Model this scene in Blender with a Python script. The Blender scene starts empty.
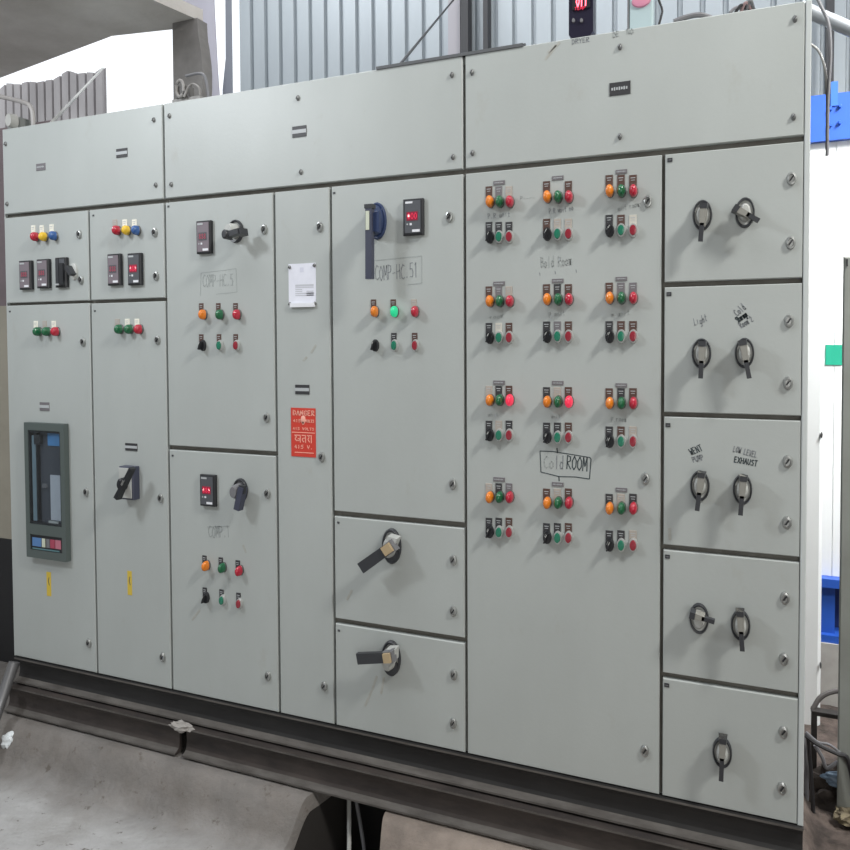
import bpy, math, random
from mathutils import Vector, Matrix, noise
random.seed(7)
scene = bpy.context.scene
COL = scene.collection

# ------------------------------------------------------------------ camera survey
F, CX, CY = 750.0, 434.2188, 366.6504
YAW, PIT, ROL = .3911, -.0309, -.005
CAM = Vector((.7341, -2.01, 1.4295))
_c, _s = math.cos(YAW), math.sin(YAW)
FW = Vector((-_s*math.cos(PIT), _c*math.cos(PIT), math.sin(PIT)))
_r = Vector((_c, _s, 0)); _u = _r.cross(FW)
RT = _r*math.cos(ROL) + _u*math.sin(ROL)
UP = -_r*math.sin(ROL) + _u*math.cos(ROL)
def ray(px, py): return FW + RT*((px-CX)/F) - UP*((py-CY)/F)
def P(px, py, y=0.0):
    """point of a surveyed sight line on the plane y"""
    d = ray(px, py); return CAM + d*((y-CAM.y)/d.y)
def G(px, py, z=0.0):
    d = ray(px, py); return CAM + d*((z-CAM.z)/d.z)

cam_d = bpy.data.cameras.new('camera'); cam = bpy.data.objects.new('camera', cam_d); COL.objects.link(cam)
m3 = Matrix((RT, UP, -FW)).transposed()
cam.matrix_world = Matrix.Translation(CAM) @ m3.to_4x4()
cam_d.sensor_width = 36; cam_d.lens = 36*F/850
cam_d.shift_x = -(CX-425)/850; cam_d.shift_y = (CY-425)/850
cam_d.clip_start = .05; cam_d.clip_end = 200
scene.camera = cam

# ------------------------------------------------------------------ materials
MATS = {}
def mat(name, col, rough=.5, metal=0, emit=None, es=0, noise_amt=0, noise_scale=5, col2=None, bump=0, bscale=60,
        stretch=(1,1,1), alpha=None, coat=0, spec=None):
    if name in MATS: return MATS[name]
    m = bpy.data.materials.new(name); m.use_nodes = True
    nt = m.node_tree; b = nt.nodes['Principled BSDF']
    b.inputs['Base Color'].default_value = (*col, 1)
    b.inputs['Roughness'].default_value = rough
    b.inputs['Metallic'].default_value = metal
    if coat: b.inputs['Coat Weight'].default_value = coat
    if spec is not None: b.inputs['Specular IOR Level'].default_value = spec
    if emit: b.inputs['Emission Color'].default_value = (*emit, 1); b.inputs['Emission Strength'].default_value = es
    tc = nt.nodes.new('ShaderNodeTexCoord'); mp = nt.nodes.new('ShaderNodeMapping')
    mp.inputs['Scale'].default_value = stretch
    nt.links.new(tc.outputs['Object'], mp.inputs['Vector'])
    if noise_amt:
        n = nt.nodes.new('ShaderNodeTexNoise'); n.inputs['Scale'].default_value = noise_scale
        n.inputs['Detail'].default_value = 6; n.inputs['Roughness'].default_value = .6
        nt.links.new(mp.outputs[0], n.inputs['Vector'])
        r = nt.nodes.new('ShaderNodeValToRGB'); r.color_ramp.elements[0].position = .5-.5*noise_amt
        r.color_ramp.elements[1].position = .5+.5*noise_amt if noise_amt < 1 else .75
        if noise_amt >= 1: r.color_ramp.elements[0].position = .3
        c2 = col2 or tuple(x*.8 for x in col)
        r.color_ramp.elements[0].color = (*c2, 1); r.color_ramp.elements[1].color = (*col, 1)
        nt.links.new(n.outputs['Fac'], r.inputs['Fac']); nt.links.new(r.outputs['Color'], b.inputs['Base Color'])
    if bump:
        n2 = nt.nodes.new('ShaderNodeTexNoise'); n2.inputs['Scale'].default_value = bscale; n2.inputs['Detail'].default_value = 5
        nt.links.new(tc.outputs['Object'], n2.inputs['Vector'])
        bp = nt.nodes.new('ShaderNodeBump'); bp.inputs['Strength'].default_value = bump; bp.inputs['Distance'].default_value = .02
        nt.links.new(n2.outputs['Fac'], bp.inputs['Height']); nt.links.new(bp.outputs[0], b.inputs['Normal'])
    if alpha is not None: b.inputs['Alpha'].default_value = alpha
    MATS[name] = m; return m

PAINT = (.432, .460, .446)
paint = mat('pale_grey_paint', PAINT, .42, noise_amt=1, noise_scale=2.2, col2=(.376, .399, .386), bump=.02, bscale=90, stretch=(1, 1, .45))
_nt = paint.node_tree; _b = _nt.nodes['Principled BSDF']; _src = _b.inputs['Base Color'].links[0].from_socket
_tc = _nt.nodes.new('ShaderNodeNewGeometry'); _mp = _nt.nodes.new('ShaderNodeMapping'); _mp.inputs['Scale'].default_value = (5, 1, 2.6)
_n = _nt.nodes.new('ShaderNodeTexNoise'); _n.inputs['Scale'].default_value = 1.6; _n.inputs['Detail'].default_value = 9; _n.inputs['Roughness'].default_value = .72
_r = _nt.nodes.new('ShaderNodeMapRange'); _r.inputs['From Min'].default_value = .60; _r.inputs['From Max'].default_value = .80; _r.inputs['To Max'].default_value = .4
_m = _nt.nodes.new('ShaderNodeMix'); _m.data_type = 'RGBA'; _m.inputs[7].default_value = (.30, .27, .22, 1)
_nt.links.new(_tc.outputs['Position'], _mp.inputs['Vector']); _nt.links.new(_mp.outputs[0], _n.inputs['Vector']); _nt.links.new(_n.outputs['Fac'], _r.inputs['Value'])
_nt.links.new(_r.outputs[0], _m.inputs[0]); _nt.links.new(_src, _m.inputs[6]); _nt.links.new(_m.outputs[2], _b.inputs['Base Color'])
paint_in = mat('recess_dirty_paint', (.20, .195, .175), .8, noise_amt=1, noise_scale=14, col2=(.12, .11, .095))
frame_p = mat('frame_paint', (.50, .53, .525), .42)
chrome = mat('chrome', (.72, .72, .70), .22, 1)
satin = mat('satin_bezel', (.52, .53, .52), .35, .5)
lockm = mat('lock_zinc', (.42, .43, .42), .35, .8)
screwm = mat('cover_screw_grey', (.20, .205, .205), .45, .5)
dkmetal = mat('dark_screw_metal', (.16, .16, .16), .35, .8)
black = mat('black_plastic', (.018, .019, .022), .35)
dgrey = mat('dark_grey_plastic', (.033, .035, .04), .4)
mgrey = mat('grey_plastic', (.17, .17, .18), .4)
lgrey = mat('light_grey_plastic', (.46, .47, .45), .4)
dblue = mat('dark_blue_plastic', (.028, .045, .11), .3)
leverblue = mat('lever_slate_plastic', (.05, .055, .085), .4)
beige = mat('beige_plastic', (.42, .32, .19), .5)
white_l = mat('white_label', (.72, .73, .76), .5)
cream_l = mat('pale_label', (.55, .58, .47), .5)
amber = mat('amber_lens', (.72, .20, .015), .22, coat=.5)
green = mat('green_lens', (.008, .115, .045), .2, coat=.5)
red = mat('red_lens', (.42, .012, .035), .2, coat=.5)
yellow = mat('yellow_lens', (.75, .48, .03), .25, coat=.5)
blue = mat('blue_lens', (.03, .10, .30), .2, coat=.5)
green_b = mat('green_cap', (.015, .17, .10), .25, coat=.4)
red_b = mat('red_cap', (.27, .02, .035), .25, coat=.4)
green_on = mat('green_lens_lit', (.02, .4, .2), .25, emit=(.02, .85, .35), es=.42)
red_on = mat('red_lens_lit', (.6, .02, .05), .25, emit=(1, .05, .12), es=.5)
pl_brown = mat('legend_brown', (.085, .045, .035), .5)
pl_black = mat('legend_black', (.035, .035, .038), .5)
pl_pale = mat('legend_pale', (.40, .36, .32), .5)
pl_grey = mat('legend_grey', (.16, .15, .16), .5)
pl_white = mat('legend_white', (.80, .78, .68), .4)
ink = mat('marker_ink', (.05, .065, .07), .7)
ink_f = mat('faded_marker_ink', (.335, .36, .352), .7)
ink_m = mat('worn_marker_ink', (.235, .25, .26), .7)
stripe = mat('plate_engraving', (.42, .44, .45), .5)
redsign = mat('danger_red', (.58, .048, .03), .45)
signtxt = mat('danger_text', (.85, .42, .33), .5)
ledred = mat('led_red', (.5, .02, .05), .4, emit=(1, .04, .12), es=.45)
ledfaint = mat('led_red_faint', (.30, .07, .10), .4, emit=(1, .1, .2), es=.12)
ledscreen = mat('led_screen', (.15, .015, .03), .3, emit=(.6, .03, .09), es=.22)
ledspot = mat('led_bright', (1, .6, .6), .3, emit=(1, .6, .6), es=2)
meterface = mat('meter_face', (.085, .09, .10), .35)
meterface2 = mat('meter_face_washed', (.19, .16, .18), .35)
yellow_l = mat('yellow_sticker', (.62, .45, .06), .5)
steel_b = mat('black_base_steel', (.022, .021, .021), .6, noise_amt=1, noise_scale=9, col2=(.012, .011, .011), stretch=(1, 1, 3))
steel_r = mat('rusty_beam_steel', (.075, .060, .053), .72, noise_amt=1, noise_scale=5, col2=(.024, .020, .019), bump=.1, bscale=40, stretch=(1, 3, 3))
dust_lit = mat('dusty_lit_flange', (.13, .12, .11), .85, noise_amt=1, noise_scale=10, col2=(.06, .053, .048), stretch=(1, 3, 3))  # flange dust, also carrying painted-in light caught by the flanges
cableW = mat('white_cable', (.42, .42, .40), .5)
cableG = mat('grey_cable', (.16, .16, .17), .5)
cableB = mat('black_cable', (.02, .02, .022), .45)
paper = mat('white_paper', (.74, .75, .82), .6, noise_amt=.4, noise_scale=20, col2=(.66, .67, .74))
acbgrey = mat('breaker_frame_grey', (.085, .105, .10), .45)
acbdark = mat('breaker_dark', (.075, .08, .095), .3)

# ------------------------------------------------------------------ mesh helpers
class MB:
    def __init__(s): s.v = []; s.f = []; s.m = []; s.mats = []; s.smooth = []
    def mi(s, m):
        if m not in s.mats: s.mats.append(m)
        return s.mats.index(m)
    def add(s, vs, fs, m, smooth=False):
        o = len(s.v); s.v += [tuple(v) for v in vs]; k = s.mi(m)
        for f in fs: s.f.append([i+o for i in f]); s.m.append(k); s.smooth.append(smooth)
        return s
    def box(s, x0, x1, y0, y1, z0, z1, m, b=0):
        if x0 > x1: x0, x1 = x1, x0
        if y0 > y1: y0, y1 = y1, y0
        if z0 > z1: z0, z1 = z1, z0
        if not b:
            vs = [(x, y, z) for z in (z0, z1) for y in (y0, y1) for x in (x0, x1)]
            fs = [(0,2,3,1), (4,5,7,6), (0,1,5,4), (2,6,7,3), (0,4,6,2), (1,3,7,5)]
            return s.add(vs, fs, m)
        # front (low y) edges chamfered
        vs = [(x0,y1,z0),(x1,y1,z0),(x1,y1,z1),(x0,y1,z1),
              (x0,y0+b,z0),(x1,y0+b,z0),(x1,y0+b,z1),(x0,y0+b,z1),
              (x0+b,y0,z0+b),(x1-b,y0,z0+b),(x1-b,y0,z1-b),(x0+b,y0,z1-b)]
        fs = [(3,2,1,0)] + [(i, (i+1) % 4, 4+(i+1) % 4, 4+i) for i in range(4)] + \
             [(4+i, 4+(i+1) % 4, 8+(i+1) % 4, 8+i) for i in range(4)] + [(8, 9, 10, 11)]
        return s.add(vs, fs, m)
    def obox(s, a, b, w, y0, y1, m, w2=None, taper=0):
        """bar in the XZ plane from a to b (x,z), width w, between depths y0 (back) and y1 (front)"""
        a = Vector((a[0], 0, a[1])); b = Vector((b[0], 0, b[1])); d = (b-a).normalized(); n = Vector((-d.z, 0, d.x))
        w2 = w if w2 is None else w2
        vs = []
        for yy, t in ((y0, 1), (y1, 1-taper)):
            for p, ww in ((a, w), (b, w2)):
                for sg in (-1, 1): q = p + n*(sg*ww/2*t); vs.append((q.x, yy, q.z))
        fs = [(0,1,3,2), (4,6,7,5), (0,4,5,1), (2,3,7,6), (0,2,6,4), (1,5,7,3)]
        return s.add(vs, fs, m)
    def lathe(s, prof, rx, rz, m, cx=0, cz=0, seg=28, cap=True):
        """ring profile [(r, y)] about the y axis, elliptical radii"""
        vs = []; fs = []
        for r, y in prof:
            for i in range(seg):
                a = 2*math.pi*i/seg; vs.append((cx+rx*r*math.cos(a), y, cz+rz*r*math.sin(a)))
        for k in range(len(prof)-1):
            for i in range(seg):
                j = (i+1) % seg; fs.append((k*seg+i, (k+1)*seg+i, (k+1)*seg+j, k*seg+j))
        if cap: fs.append([(len(prof)-1)*seg+i for i in range(seg)][::-1])
        return s.add(vs, fs, m, True)
    def tube(s, pts, r, m, seg=8, smooth_n=6):
        pts = [Vector(p) for p in pts]
        if smooth_n > 1 and len(pts) > 2:
            q = []; ext = [pts[0]*2-pts[1]] + pts + [pts[-1]*2-pts[-2]]
            for i in range(1, len(ext)-2):
                p0, p1, p2, p3 = ext[i-1:i+3]
                for k in range(smooth_n):
                    t = k/smooth_n
                    q.append(.5*((2*p1)+(p2-p0)*t+(2*p0-5*p1+4*p2-p3)*t*t+(3*p1-p0-3*p2+p3)*t**3))
            q.append(pts[-1]); pts = q
        vs = []; fs = []; n = len(pts)
        ref = Vector((0, 0, 1))
        for i, p in enumerate(pts):
            d = (pts[min(i+1, n-1)]-pts[max(i-1, 0)]).normalized()
            rf = ref if abs(d.dot(ref)) < .95 else Vector((1, 0, 0))
            a = d.cross(rf).normalized(); b = d.cross(a)
            for k in range(seg):
                t = 2*math.pi*k/seg; vs.append(p+a*math.cos(t)*r+b*math.sin(t)*r)
        for i in range(n-1):
            for k in range(seg):
                j = (k+1) % seg; fs.append((i*seg+k, i*seg+j, (i+1)*seg+j, (i+1)*seg+k))
        fs.append(list(range(seg))[::-1]); fs.append([(n-1)*seg+k for k in range(seg)])
        return s.add(vs, fs, m, True)
    def poly(s, pts, y0, y1, m):
        """prism of an XZ outline between depths"""
        n = len(pts); vs = [(x, y0, z) for x, z in pts] + [(x, y1, z) for x, z in pts]
        fs = [list(range(n)), list(range(n, 2*n))[::-1]] + [(i, n+i, n+(i+1) % n, (i+1) % n) for i in range(n)]
        return s.add(vs, fs, m)
    def mesh(s, name):
        me = bpy.data.meshes.new(name); me.from_pydata(s.v, [], s.f)
        for m in s.mats: me.materials.append(m)
        for i, p in enumerate(me.polygons): p.material_index = s.m[i]; p.use_smooth = s.smooth[i]
        import bmesh
        bm = bmesh.new(); bm.from_mesh(me); bmesh.ops.recalc_face_normals(bm, faces=bm.faces); bm.to_mesh(me); bm.free()
        if any(s.smooth):
            try: me.set_sharp_from_angle(angle=math.radians(40))
            except Exception: pass
        return me
    def build(s, name, parent=None, loc=(0, 0, 0), origin=None):
        if origin is not None:
            o = Vector(origin); s.v = [tuple(Vector(v)-o) for v in s.v]; loc = o
        ob = bpy.data.objects.new(name, s.mesh(name)); COL.objects.link(ob)
        if parent: ob.parent = parent
        ob.location = loc; return ob

def place(me, name, parent, x, z, y=0, sc=(1, 1, 1)):
    ob = bpy.data.objects.new(name, me); COL.objects.link(ob); ob.parent = parent
    ob.location = (x, y, z); ob.scale = sc; return ob
def empty(name, loc, label, cat, group=None):
    o = bpy.data.objects.new(name, None); COL.objects.link(o); o.location = loc; o.empty_display_size = .1
    tag(o, label, cat, group); return o
def tag(o, label, cat, group=None):
    o['label'] = label; o['category'] = cat
    if group: o['group'] = group
    return o
def struct(o): o['kind'] = 'structure'; return o

# stroke alphabet on a 0..0.6 by 0..1 cell
SF = {
'C': [[(.6,.9),(.35,1),(.08,.75),(0,.45),(.12,.08),(.38,0),(.6,.12)]], 'O': [[(.3,1),(.02,.65),(.05,.2),(.3,0),(.56,.25),(.58,.7),(.3,1)]],
'M': [[(0,0),(.06,1),(.3,.35),(.55,1),(.62,0)]], 'P': [[(.05,0),(.05,1),(.5,.92),(.55,.65),(.4,.5),(.05,.45)]],
'H': [[(0,0),(.03,1)],[(.03,.5),(.52,.55)],[(.52,1),(.55,0)]], 'K': [[(.05,0),(.05,1)],[(.55,1),(.08,.45),(.6,0)]],
'5': [[(.55,1),(.12,.98),(.08,.58),(.4,.6),(.55,.35),(.42,.04),(.02,.05)]], '1': [[(.25,0),(.3,1),(.15,.85)]],
'.': [[(.2,0),(.28,.08)]], '-': [[(.05,.45),(.45,.48)]], ' ': [], 'R': [[(.05,0),(.05,1),(.5,.92),(.5,.62),(.06,.48),(.6,0)]],
'L': [[(.05,1),(.05,0),(.5,.04)]], 'D': [[(.05,0),(.05,1),(.4,.9),(.56,.5),(.4,.08),(.05,0)]], 'B': [[(.05,0),(.05,1),(.42,.95),(.45,.6),(.06,.52),(.5,.45),(.52,.1),(.05,0)]],
'E': [[(.5,1),(.05,.98),(.05,0),(.52,.03)],[(.05,.5),(.4,.52)]], 'V': [[(0,1),(.28,0),(.55,1)]], 'N': [[(0,0),(.04,1),(.5,0),(.54,1)]],
'T': [[(0,1),(.6,1)],[(.3,1),(.28,0)]], 'U': [[(0,1),(.04,.2),(.28,0),(.5,.2),(.54,1)]], 'W': [[(0,1),(.14,0),(.3,.6),(.46,0),(.62,1)]],
'X': [[(0,1),(.55,0)],[(.55,1),(0,0)]], 'A': [[(0,0),(.28,1),(.56,0)],[(.1,.4),(.46,.4)]], 'S': [[(.55,.9),(.3,1),(.06,.78),(.5,.4),(.45,.06),(.02,.08)]],
'G': [[(.58,.85),(.3,1),(.03,.6),(.1,.1),(.4,0),(.57,.2),(.56,.48),(.35,.48)]], 'I': [[(.28,0),(.28,1)]], 'Y': [[(0,1),(.28,.5),(.56,1)],[(.28,.5),(.28,0)]],
'o': [[(.28,.6),(.05,.42),(.08,.1),(.3,0),(.5,.2),(.5,.48),(.28,.6)]], 'l': [[(.25,0),(.27,1.1)]], 'd': [[(.48,.5),(.2,.6),(.04,.3),(.2,0),(.46,.1)],[(.5,1.15),(.48,0)]],
'0': [[(.3,1),(.05,.7),(.05,.25),(.3,0),(.55,.3),(.55,.7),(.3,1)]], '8': [[(.3,.52),(.06,.76),(.3,1),(.52,.76),(.3,.52),(.03,.26),(.3,0),(.57,.26),(.3,.52)]],
'7': [[(0,1),(.58,1),(.2,0)]], '3': [[(.02,.95),(.4,1),(.5,.75),(.2,.52),(.55,.3),(.4,.02),(0,.06)]], '4': [[(.4,0),(.4,1),(0,.3),(.58,.3)]],
'2': [[(.02,.8),(.3,1),(.52,.72),(0,0),(.58,.02)]], 'r': [[(.05,0),(.05,.6),(.08,.4),(.35,.6)]], 'm': [[(0,0),(.02,.6),(.28,.55),(.3,0),(.3,.5),(.55,.58),(.6,0)]],
'n': [[(.02,0),(.04,.6),(.4,.55),(.44,0)]], 't': [[(.2,1),(.2,.05),(.4,.02)],[(0,.65),(.42,.65)]], 'e': [[(.05,.3),(.48,.35),(.3,.6),(.05,.4),(.12,.05),(.48,.05)]],
'a': [[(.45,.5),(.2,.6),(.03,.25),(.2,0),(.45,.2),(.46,.6),(.5,0)]], 'u': [[(.02,.6),(.1,.05),(.4,.1),(.45,.6),(.48,0)]], 'p': [[(.04,.6),(.04,-.4)],[(.04,.5),(.4,.55),(.4,.1),(.05,.05)]],
'h': [[(.03,1.1),(.03,0)],[(.03,.4),(.3,.6),(.42,.4),(.44,0)]], 'i': [[(.2,.6),(.22,0)]], 'g': [[(.45,.5),(.1,.55),(.08,.1),(.45,.1)],[(.47,.6),(.45,-.3),(.1,-.35)]],
'c': [[(.45,.5),(.2,.6),(.04,.3),(.2,0),(.46,.08)]], 's': [[(.42,.52),(.1,.5),(.4,.2),(.04,.03)]],
}
def write(mb, text, p0, p1, h, m, t=.0016, y=0, jitter=.0):
    """text along p0->p1 (x,z at baseline), height h"""
    a = Vector((p0[0], p0[1])); b = Vector((p1[0], p1[1])); d = (b-a); n = max(len(text), 1)
    step = d.length/n; d.normalize(); up = Vector((-d.y, d.x)); sx = step/.78
    for i, chh in enumerate(text):
        o = a + d*(step*i) + up*(random.uniform(-jitter, jitter)*h)
        for st in SF.get(chh, []):
            pts = [o + d*(x*sx) + up*(z*h) for x, z in st]
            for q0, q1 in zip(pts, pts[1:]):
                if (q1-q0).length < 1e-5: continue
                e = (q1-q0).normalized()*t*.3
                mb.obox(q0-e, q1+e, t, y, y-.0006, m)
def XZ(px, py, y=0): p = P(px, py, y); return (p.x, p.z)
def stroke(mb, pts, m, t=.0018, y=0):
    pts = [Vector(XZ(*p)) for p in pts]
    for a, b in zip(pts, pts[1:]): mb.obox(a, b, t, y, y-.0006, m)

# ------------------------------------------------------------------ dimensions (door plane is y = 0)
X0, X1b, X1, X2, X3, X4, X5, X6 = -1.846, -1.4199, -1.0777, -.6398, -.4352, 0, .5416, .8783
ZT, ZP, ZLU, ZD3, ZA4, ZB4, ZR1, ZR2, ZR3, ZR4, ZB = 2.24, 1.916, 1.5847, 1.079, .9054, .5704, 1.5774, 1.2438, .8985, .5612, .24
DT = .015           # door thickness
GX, GZ = .0042, .0075

def cabinet(name, xa, xb, label):
    t = empty(name, ((xa+xb)/2, .25, ZB), label, 'electrical cabinet', 'bolted sections of the control panel')
    t['x0'] = xa
    b = MB()
    b.box(xa, xb, DT+.002, .5, ZB, ZT-.02, paint_in)
    b.box(xa, xb, DT+.001, .5, ZT-.018, ZT, paint)            # roof plate
    b.box(xa, xb, DT+.001, .3, ZB, ZB+.0006, frame_p)             # sill
    b.box(xa-.0005 if xa == X0 else xa, xa+.003, 0.004 if xa == X0 else DT, .5, ZB, ZT, frame_p if xa == X0 else paint_in)
    for k in range(6):                                          # louvres on the rear
        b.box(xa+.1, xb-.1, .5, .506, .5+k*.06, .52+k*.06, frame_p)
    if xb == X6: b.box(X6-.013, X6, 0, .5, ZB, ZT, frame_p, .002)
    o = b.build('cabinet_body', t, origin=None); o.location = -t.location
    return t

def relp(child, parent): child.location = Vector(child.location) - parent.matrix_basis.translation

def slab(name, t, xa, xb, za, zb, m=paint):
    """a door or cover plate as a child of thing t; its origin is its lower left corner"""
    b = MB(); xb -= (.0018 if xb > X5+.1 else GX); xa += GX
    b.box(0, xb-xa, 0, DT, 0, zb-za, m, .0022)
    o = b.build(name, t); o.location = Vector((xa, 0, za)) - t.location
    o['_x'] = xa; o['_z'] = za
    return o
DO = {}
def org(d): return Vector((d['_x'], 0, d['_z']))
def sub(mb, name, d):
    """sub-part built in world coordinates, re-origined on the door"""
    xs = [v[0] for v in mb.v]; zs = [v[2] for v in mb.v]
    o = Vector(((min(xs)+max(xs))/2, 0, (min(zs)+max(zs))/2))
    mb.v = [tuple(Vector(v)-o) for v in mb.v]
    ob = bpy.data.objects.new(name, mb.mesh(name)); COL.objects.link(ob); ob.parent = d
    ob.location = o - org(d); return ob
def sput(me, name, d, px, py, sc=1, sz=None, y=0):
    x, z = XZ(px, py, y)
    ob = bpy.data.objects.new(name, me); COL.objects.link(ob); ob.parent = d
    ob.location = Vector((x, 0, z)) - org(d); ob.scale = (sc, 1, sz or 1); return ob

secA = cabinet('switchgear_cabinet', X0, X1, 'pale grey left cabinet section with breaker window and four narrow doors')
secB = cabinet('switchgear_cabinet', X1, X4, 'pale grey middle cabinet section with the red danger sign and long slate lever')
secC = cabinet('switchgear_cabinet', X4, X6, 'pale grey right cabinet section with rows of coloured lamps and rotary switches')
TOPL = ZT-.0045
D = {}
D['coverA'] = slab('cover_plate', secA, X0, X1, ZP+GZ, TOPL+.004)
D['coverB'] = slab('cover_plate', secB, X1, X4, ZP+GZ, TOPL+.004)
D['coverC'] = slab('cover_plate', secC, X4, X6-.013, ZP+GZ, TOPL+.004)
def dr(k, t, xa, xb, za, zb): D[k] = slab('door', t, xa, xb, za+.002, zb)
dr('A1', secA, X0, X1b, ZLU+.003, ZP-GZ); dr('A2', secA, X1b, X1, ZLU+.003, ZP-GZ)
dr('A3', secA, X0, X1b, ZB+.0006, ZLU-.005); dr('A4', secA, X1b, X1, ZB+.0006, ZLU-.007)
dr('B1', secB, X1, X2, ZD3+.006, ZP-GZ); dr('B1L', secB, X1, X2, ZB+.0006, ZD3-.007)
dr('B2', secB, X2, X3, ZB+.0006, ZP-GZ)
dr('B4', secB, X3, X4, ZA4+.007, ZP-GZ); dr('B4a', secB, X3, X4, ZB4+.007, ZA4-.008); dr('B4b', secB, X3, X4, ZB+.0006, ZB4-.008)
dr('C', secC, X4, X5, ZB+.0006, ZP-GZ)
XR = X6-.013
dr('R1', secC, X5, XR, ZR1+.004, ZP-GZ)
dr('R2', secC, X5, XR, ZR2+.004, ZR1-.007); dr('R3', secC, X5, XR, ZR3+.005, ZR2-.006)
dr('R4', secC, X5, XR, ZR4+.006, ZR3-.007); dr('R5', secC, X5, XR, ZB+.0006, ZR4-.007)

# ------------------------------------------------------------------ small fittings, one mesh per kind
def m_lamp(lens):
    b = MB(); b.lathe([(1.05, 0), (1.05, -.004), (.95, -.006)], .0112, .0165, dkmetal, cap=False)
    b.lathe([(.95, -.003), (.97, -.014), (.9, -.021), (.7, -.027), (.4, -.030), (.12, -.031)], .0112, .0172, lens); return b.mesh('pilot_lamp')
def m_button(capm):
    b = MB(); b.lathe([(1.05, 0), (1.05, -.008), (.97, -.011), (.8, -.011), (.78, -.006)], .0115, .0175, satin, cap=False)
    b.lathe([(.80, -.004), (.80, -.013), (.72, -.0165), (.3, -.0175)], .0115, .0172, capm); return b.mesh('push_button')
def m_selector():
    b = MB(); b.lathe([(1.05, 0), (1.05, -.008), (.95, -.012), (.8, -.012)], .0115, .0175, black)
    b.obox((-.0055, -.013), (.0045, .014), .006, -.011, -.026, black, taper=.35)
    b.obox((-.0005, .004), (.0035, .0115), .0016, -.0255, -.0268, lgrey)
    b.obox((-.007, .002), (-.003, .010), .0012, -.0125, -.0132, lgrey); return b.mesh('selector_switch')
def m_plate(m, w=.0205, h=.048):
    b = MB(); b.box(-w/2, w/2, -.0022, 0, -h/2, h/2, m, .0005)
    b.box(-w*.32, w*.32, -.0028, -.0022, h*.32, h*.36, stripe); b.box(-w*.25, w*.25, -.0028, -.0022, h*.2, h*.23, stripe); return b.mesh('legend_plate')
def m_lock():
    b = MB(); b.lathe([(1.1, 0), (1.1, -.003), (.95, -.007), (.7, -.008), (.6, -.004)], .0098, .0148, lockm)
    b.obox((-.0035, -.005), (.0035, .006), .0035, -.003, -.0075, black); return b.mesh('door_lock')
def m_screw():
    b = MB(); b.lathe([(1.15, 0), (1.1, -.0025), (.8, -.006), (.3, -.008)], .0050, .0078, screwm)
    b.obox((-.003, -.004), (.003, .004), .0014, -.0075, -.0086, black); return b.mesh('screw')
def m_mark():
    b = MB(); b.box(-.006, .006, -.0015, 0, -.005, .005, dgrey); b.box(-.004, .004, -.0018, 0, -.001, .0006, mgrey); return b.mesh('hinge_mark')
L = {k: m_lamp(v) for k, v in dict(a=amber, g=green, r=red, y=yellow, b=blue, G=green_on, R=red_on).items()}
BT = {'g': m_button(green_b), 'r': m_button(red_b)}
SEL = m_selector(); LOCK = m_lock(); SCREW = m_screw(); MARK = m_mark()
LP = {k: m_plate(v) for k, v in dict(b=pl_brown, k=pl_black, p=pl_pale, g=pl_grey, w=pl_white, c=mat('legend_cream', (.55, .53, .47), .5)).items()}

def lamp(d, k, px, py, plate='b', sc=1, poff=7.5):
    if plate: sput(LP[plate], 'legend_plate', d, px, py-poff+2, sc*.98)
    sput(L[k], 'pilot_lamp', d, px, py, sc, None, -.018)
def button(d, k, px, py, plate='b', sc=1, poff=7.5):
    if plate: sput(LP[plate], 'legend_plate', d, px, py-poff+2, sc*.98)
    if k == 's': sput(SEL, 'selector_switch', d, px, py, sc, None, -.012)
    else: sput(BT[k], 'push_button', d, px, py, sc, None, -.01)
def nameplate(d, px, py, w, h, stripes=1, face=pl_black):
    a = XZ(px-w/2, py); b2 = XZ(px+w/2, py); zt = XZ(px, py-h/2)[1]; zb = XZ(px, py+h/2)[1]
    mb = MB(); mb.box(a[0], b2[0], -.002, 0, zb, zt, face, .0004); n = 7; H = zt-zb; W = b2[0]-a[0]
    for i in range(n):
        if i == 3 and n > 5 and stripes == 1: pass
        x = a[0]+W*(.1+.8*i/n); hh = H*(.13 if i % 2 else .10)
        mb.box(x, x+W*.07, -.0026, -.002, (zb+zt)/2-hh, (zb+zt)/2+hh, stripe)
    if stripes == 2: mb.box(a[0], b2[0], -.0027, -.002, (zb+zt)/2-H*.17, (zb+zt)/2+H*.17, stripe)
    return sub(mb, 'nameplate', d)

for k, pts in dict(coverA=[(6,144),(7.5,204),(154,120),(156,185)], coverB=[(169.6,116),(171.5,184.5),(298,98),(301,172),(452,75),(453,157)],
                   coverC=[(472,72.5),(472.5,153),(620,47),(620,136.5),(795,19),(793.5,117)]).items():
    for p in pts: sput(SCREW, 'screw', D[k], *p)
for k, pts in dict(A1=[(79.5,234.4),(81.5,280)], A2=[(155,232.5),(156.5,276)], A3=[(83.5,342),(86.6,492),(89.3,643)], A4=[(158,340),(161,498),(163,657)],
                   B1=[(264.5,229.5),(267,417.5)], B1L=[(267.8,493.5),(268.2,676)], B2=[(320,227),(322,457),(324.5,686)], B4=[(449.5,217),(453,484)],
                   B4a=[(453.5,560),(453.5,611)], B4b=[(454,674.5),(453.5,723)], C=[(648,201.5),(645.5,478.5),(645,750.5)],
                   R1=[(791.5,179),(790.5,243)], R2=[(789,321),(788,383)], R3=[(787.5,461.5),(787,522.5)], R4=[(785,598),(784,659)], R5=[(783.5,732),(782,788)]).items():
    for p in pts: sput(LOCK, 'door_lock', D[k], *p)
for k, p in dict(R1=(670,160), R2=(669,294), R3=(668,425), R4=(667.5,556.5), R5=(666.8,685)).items(): sput(MARK, 'hinge_mark', D[k], *p)
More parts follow.
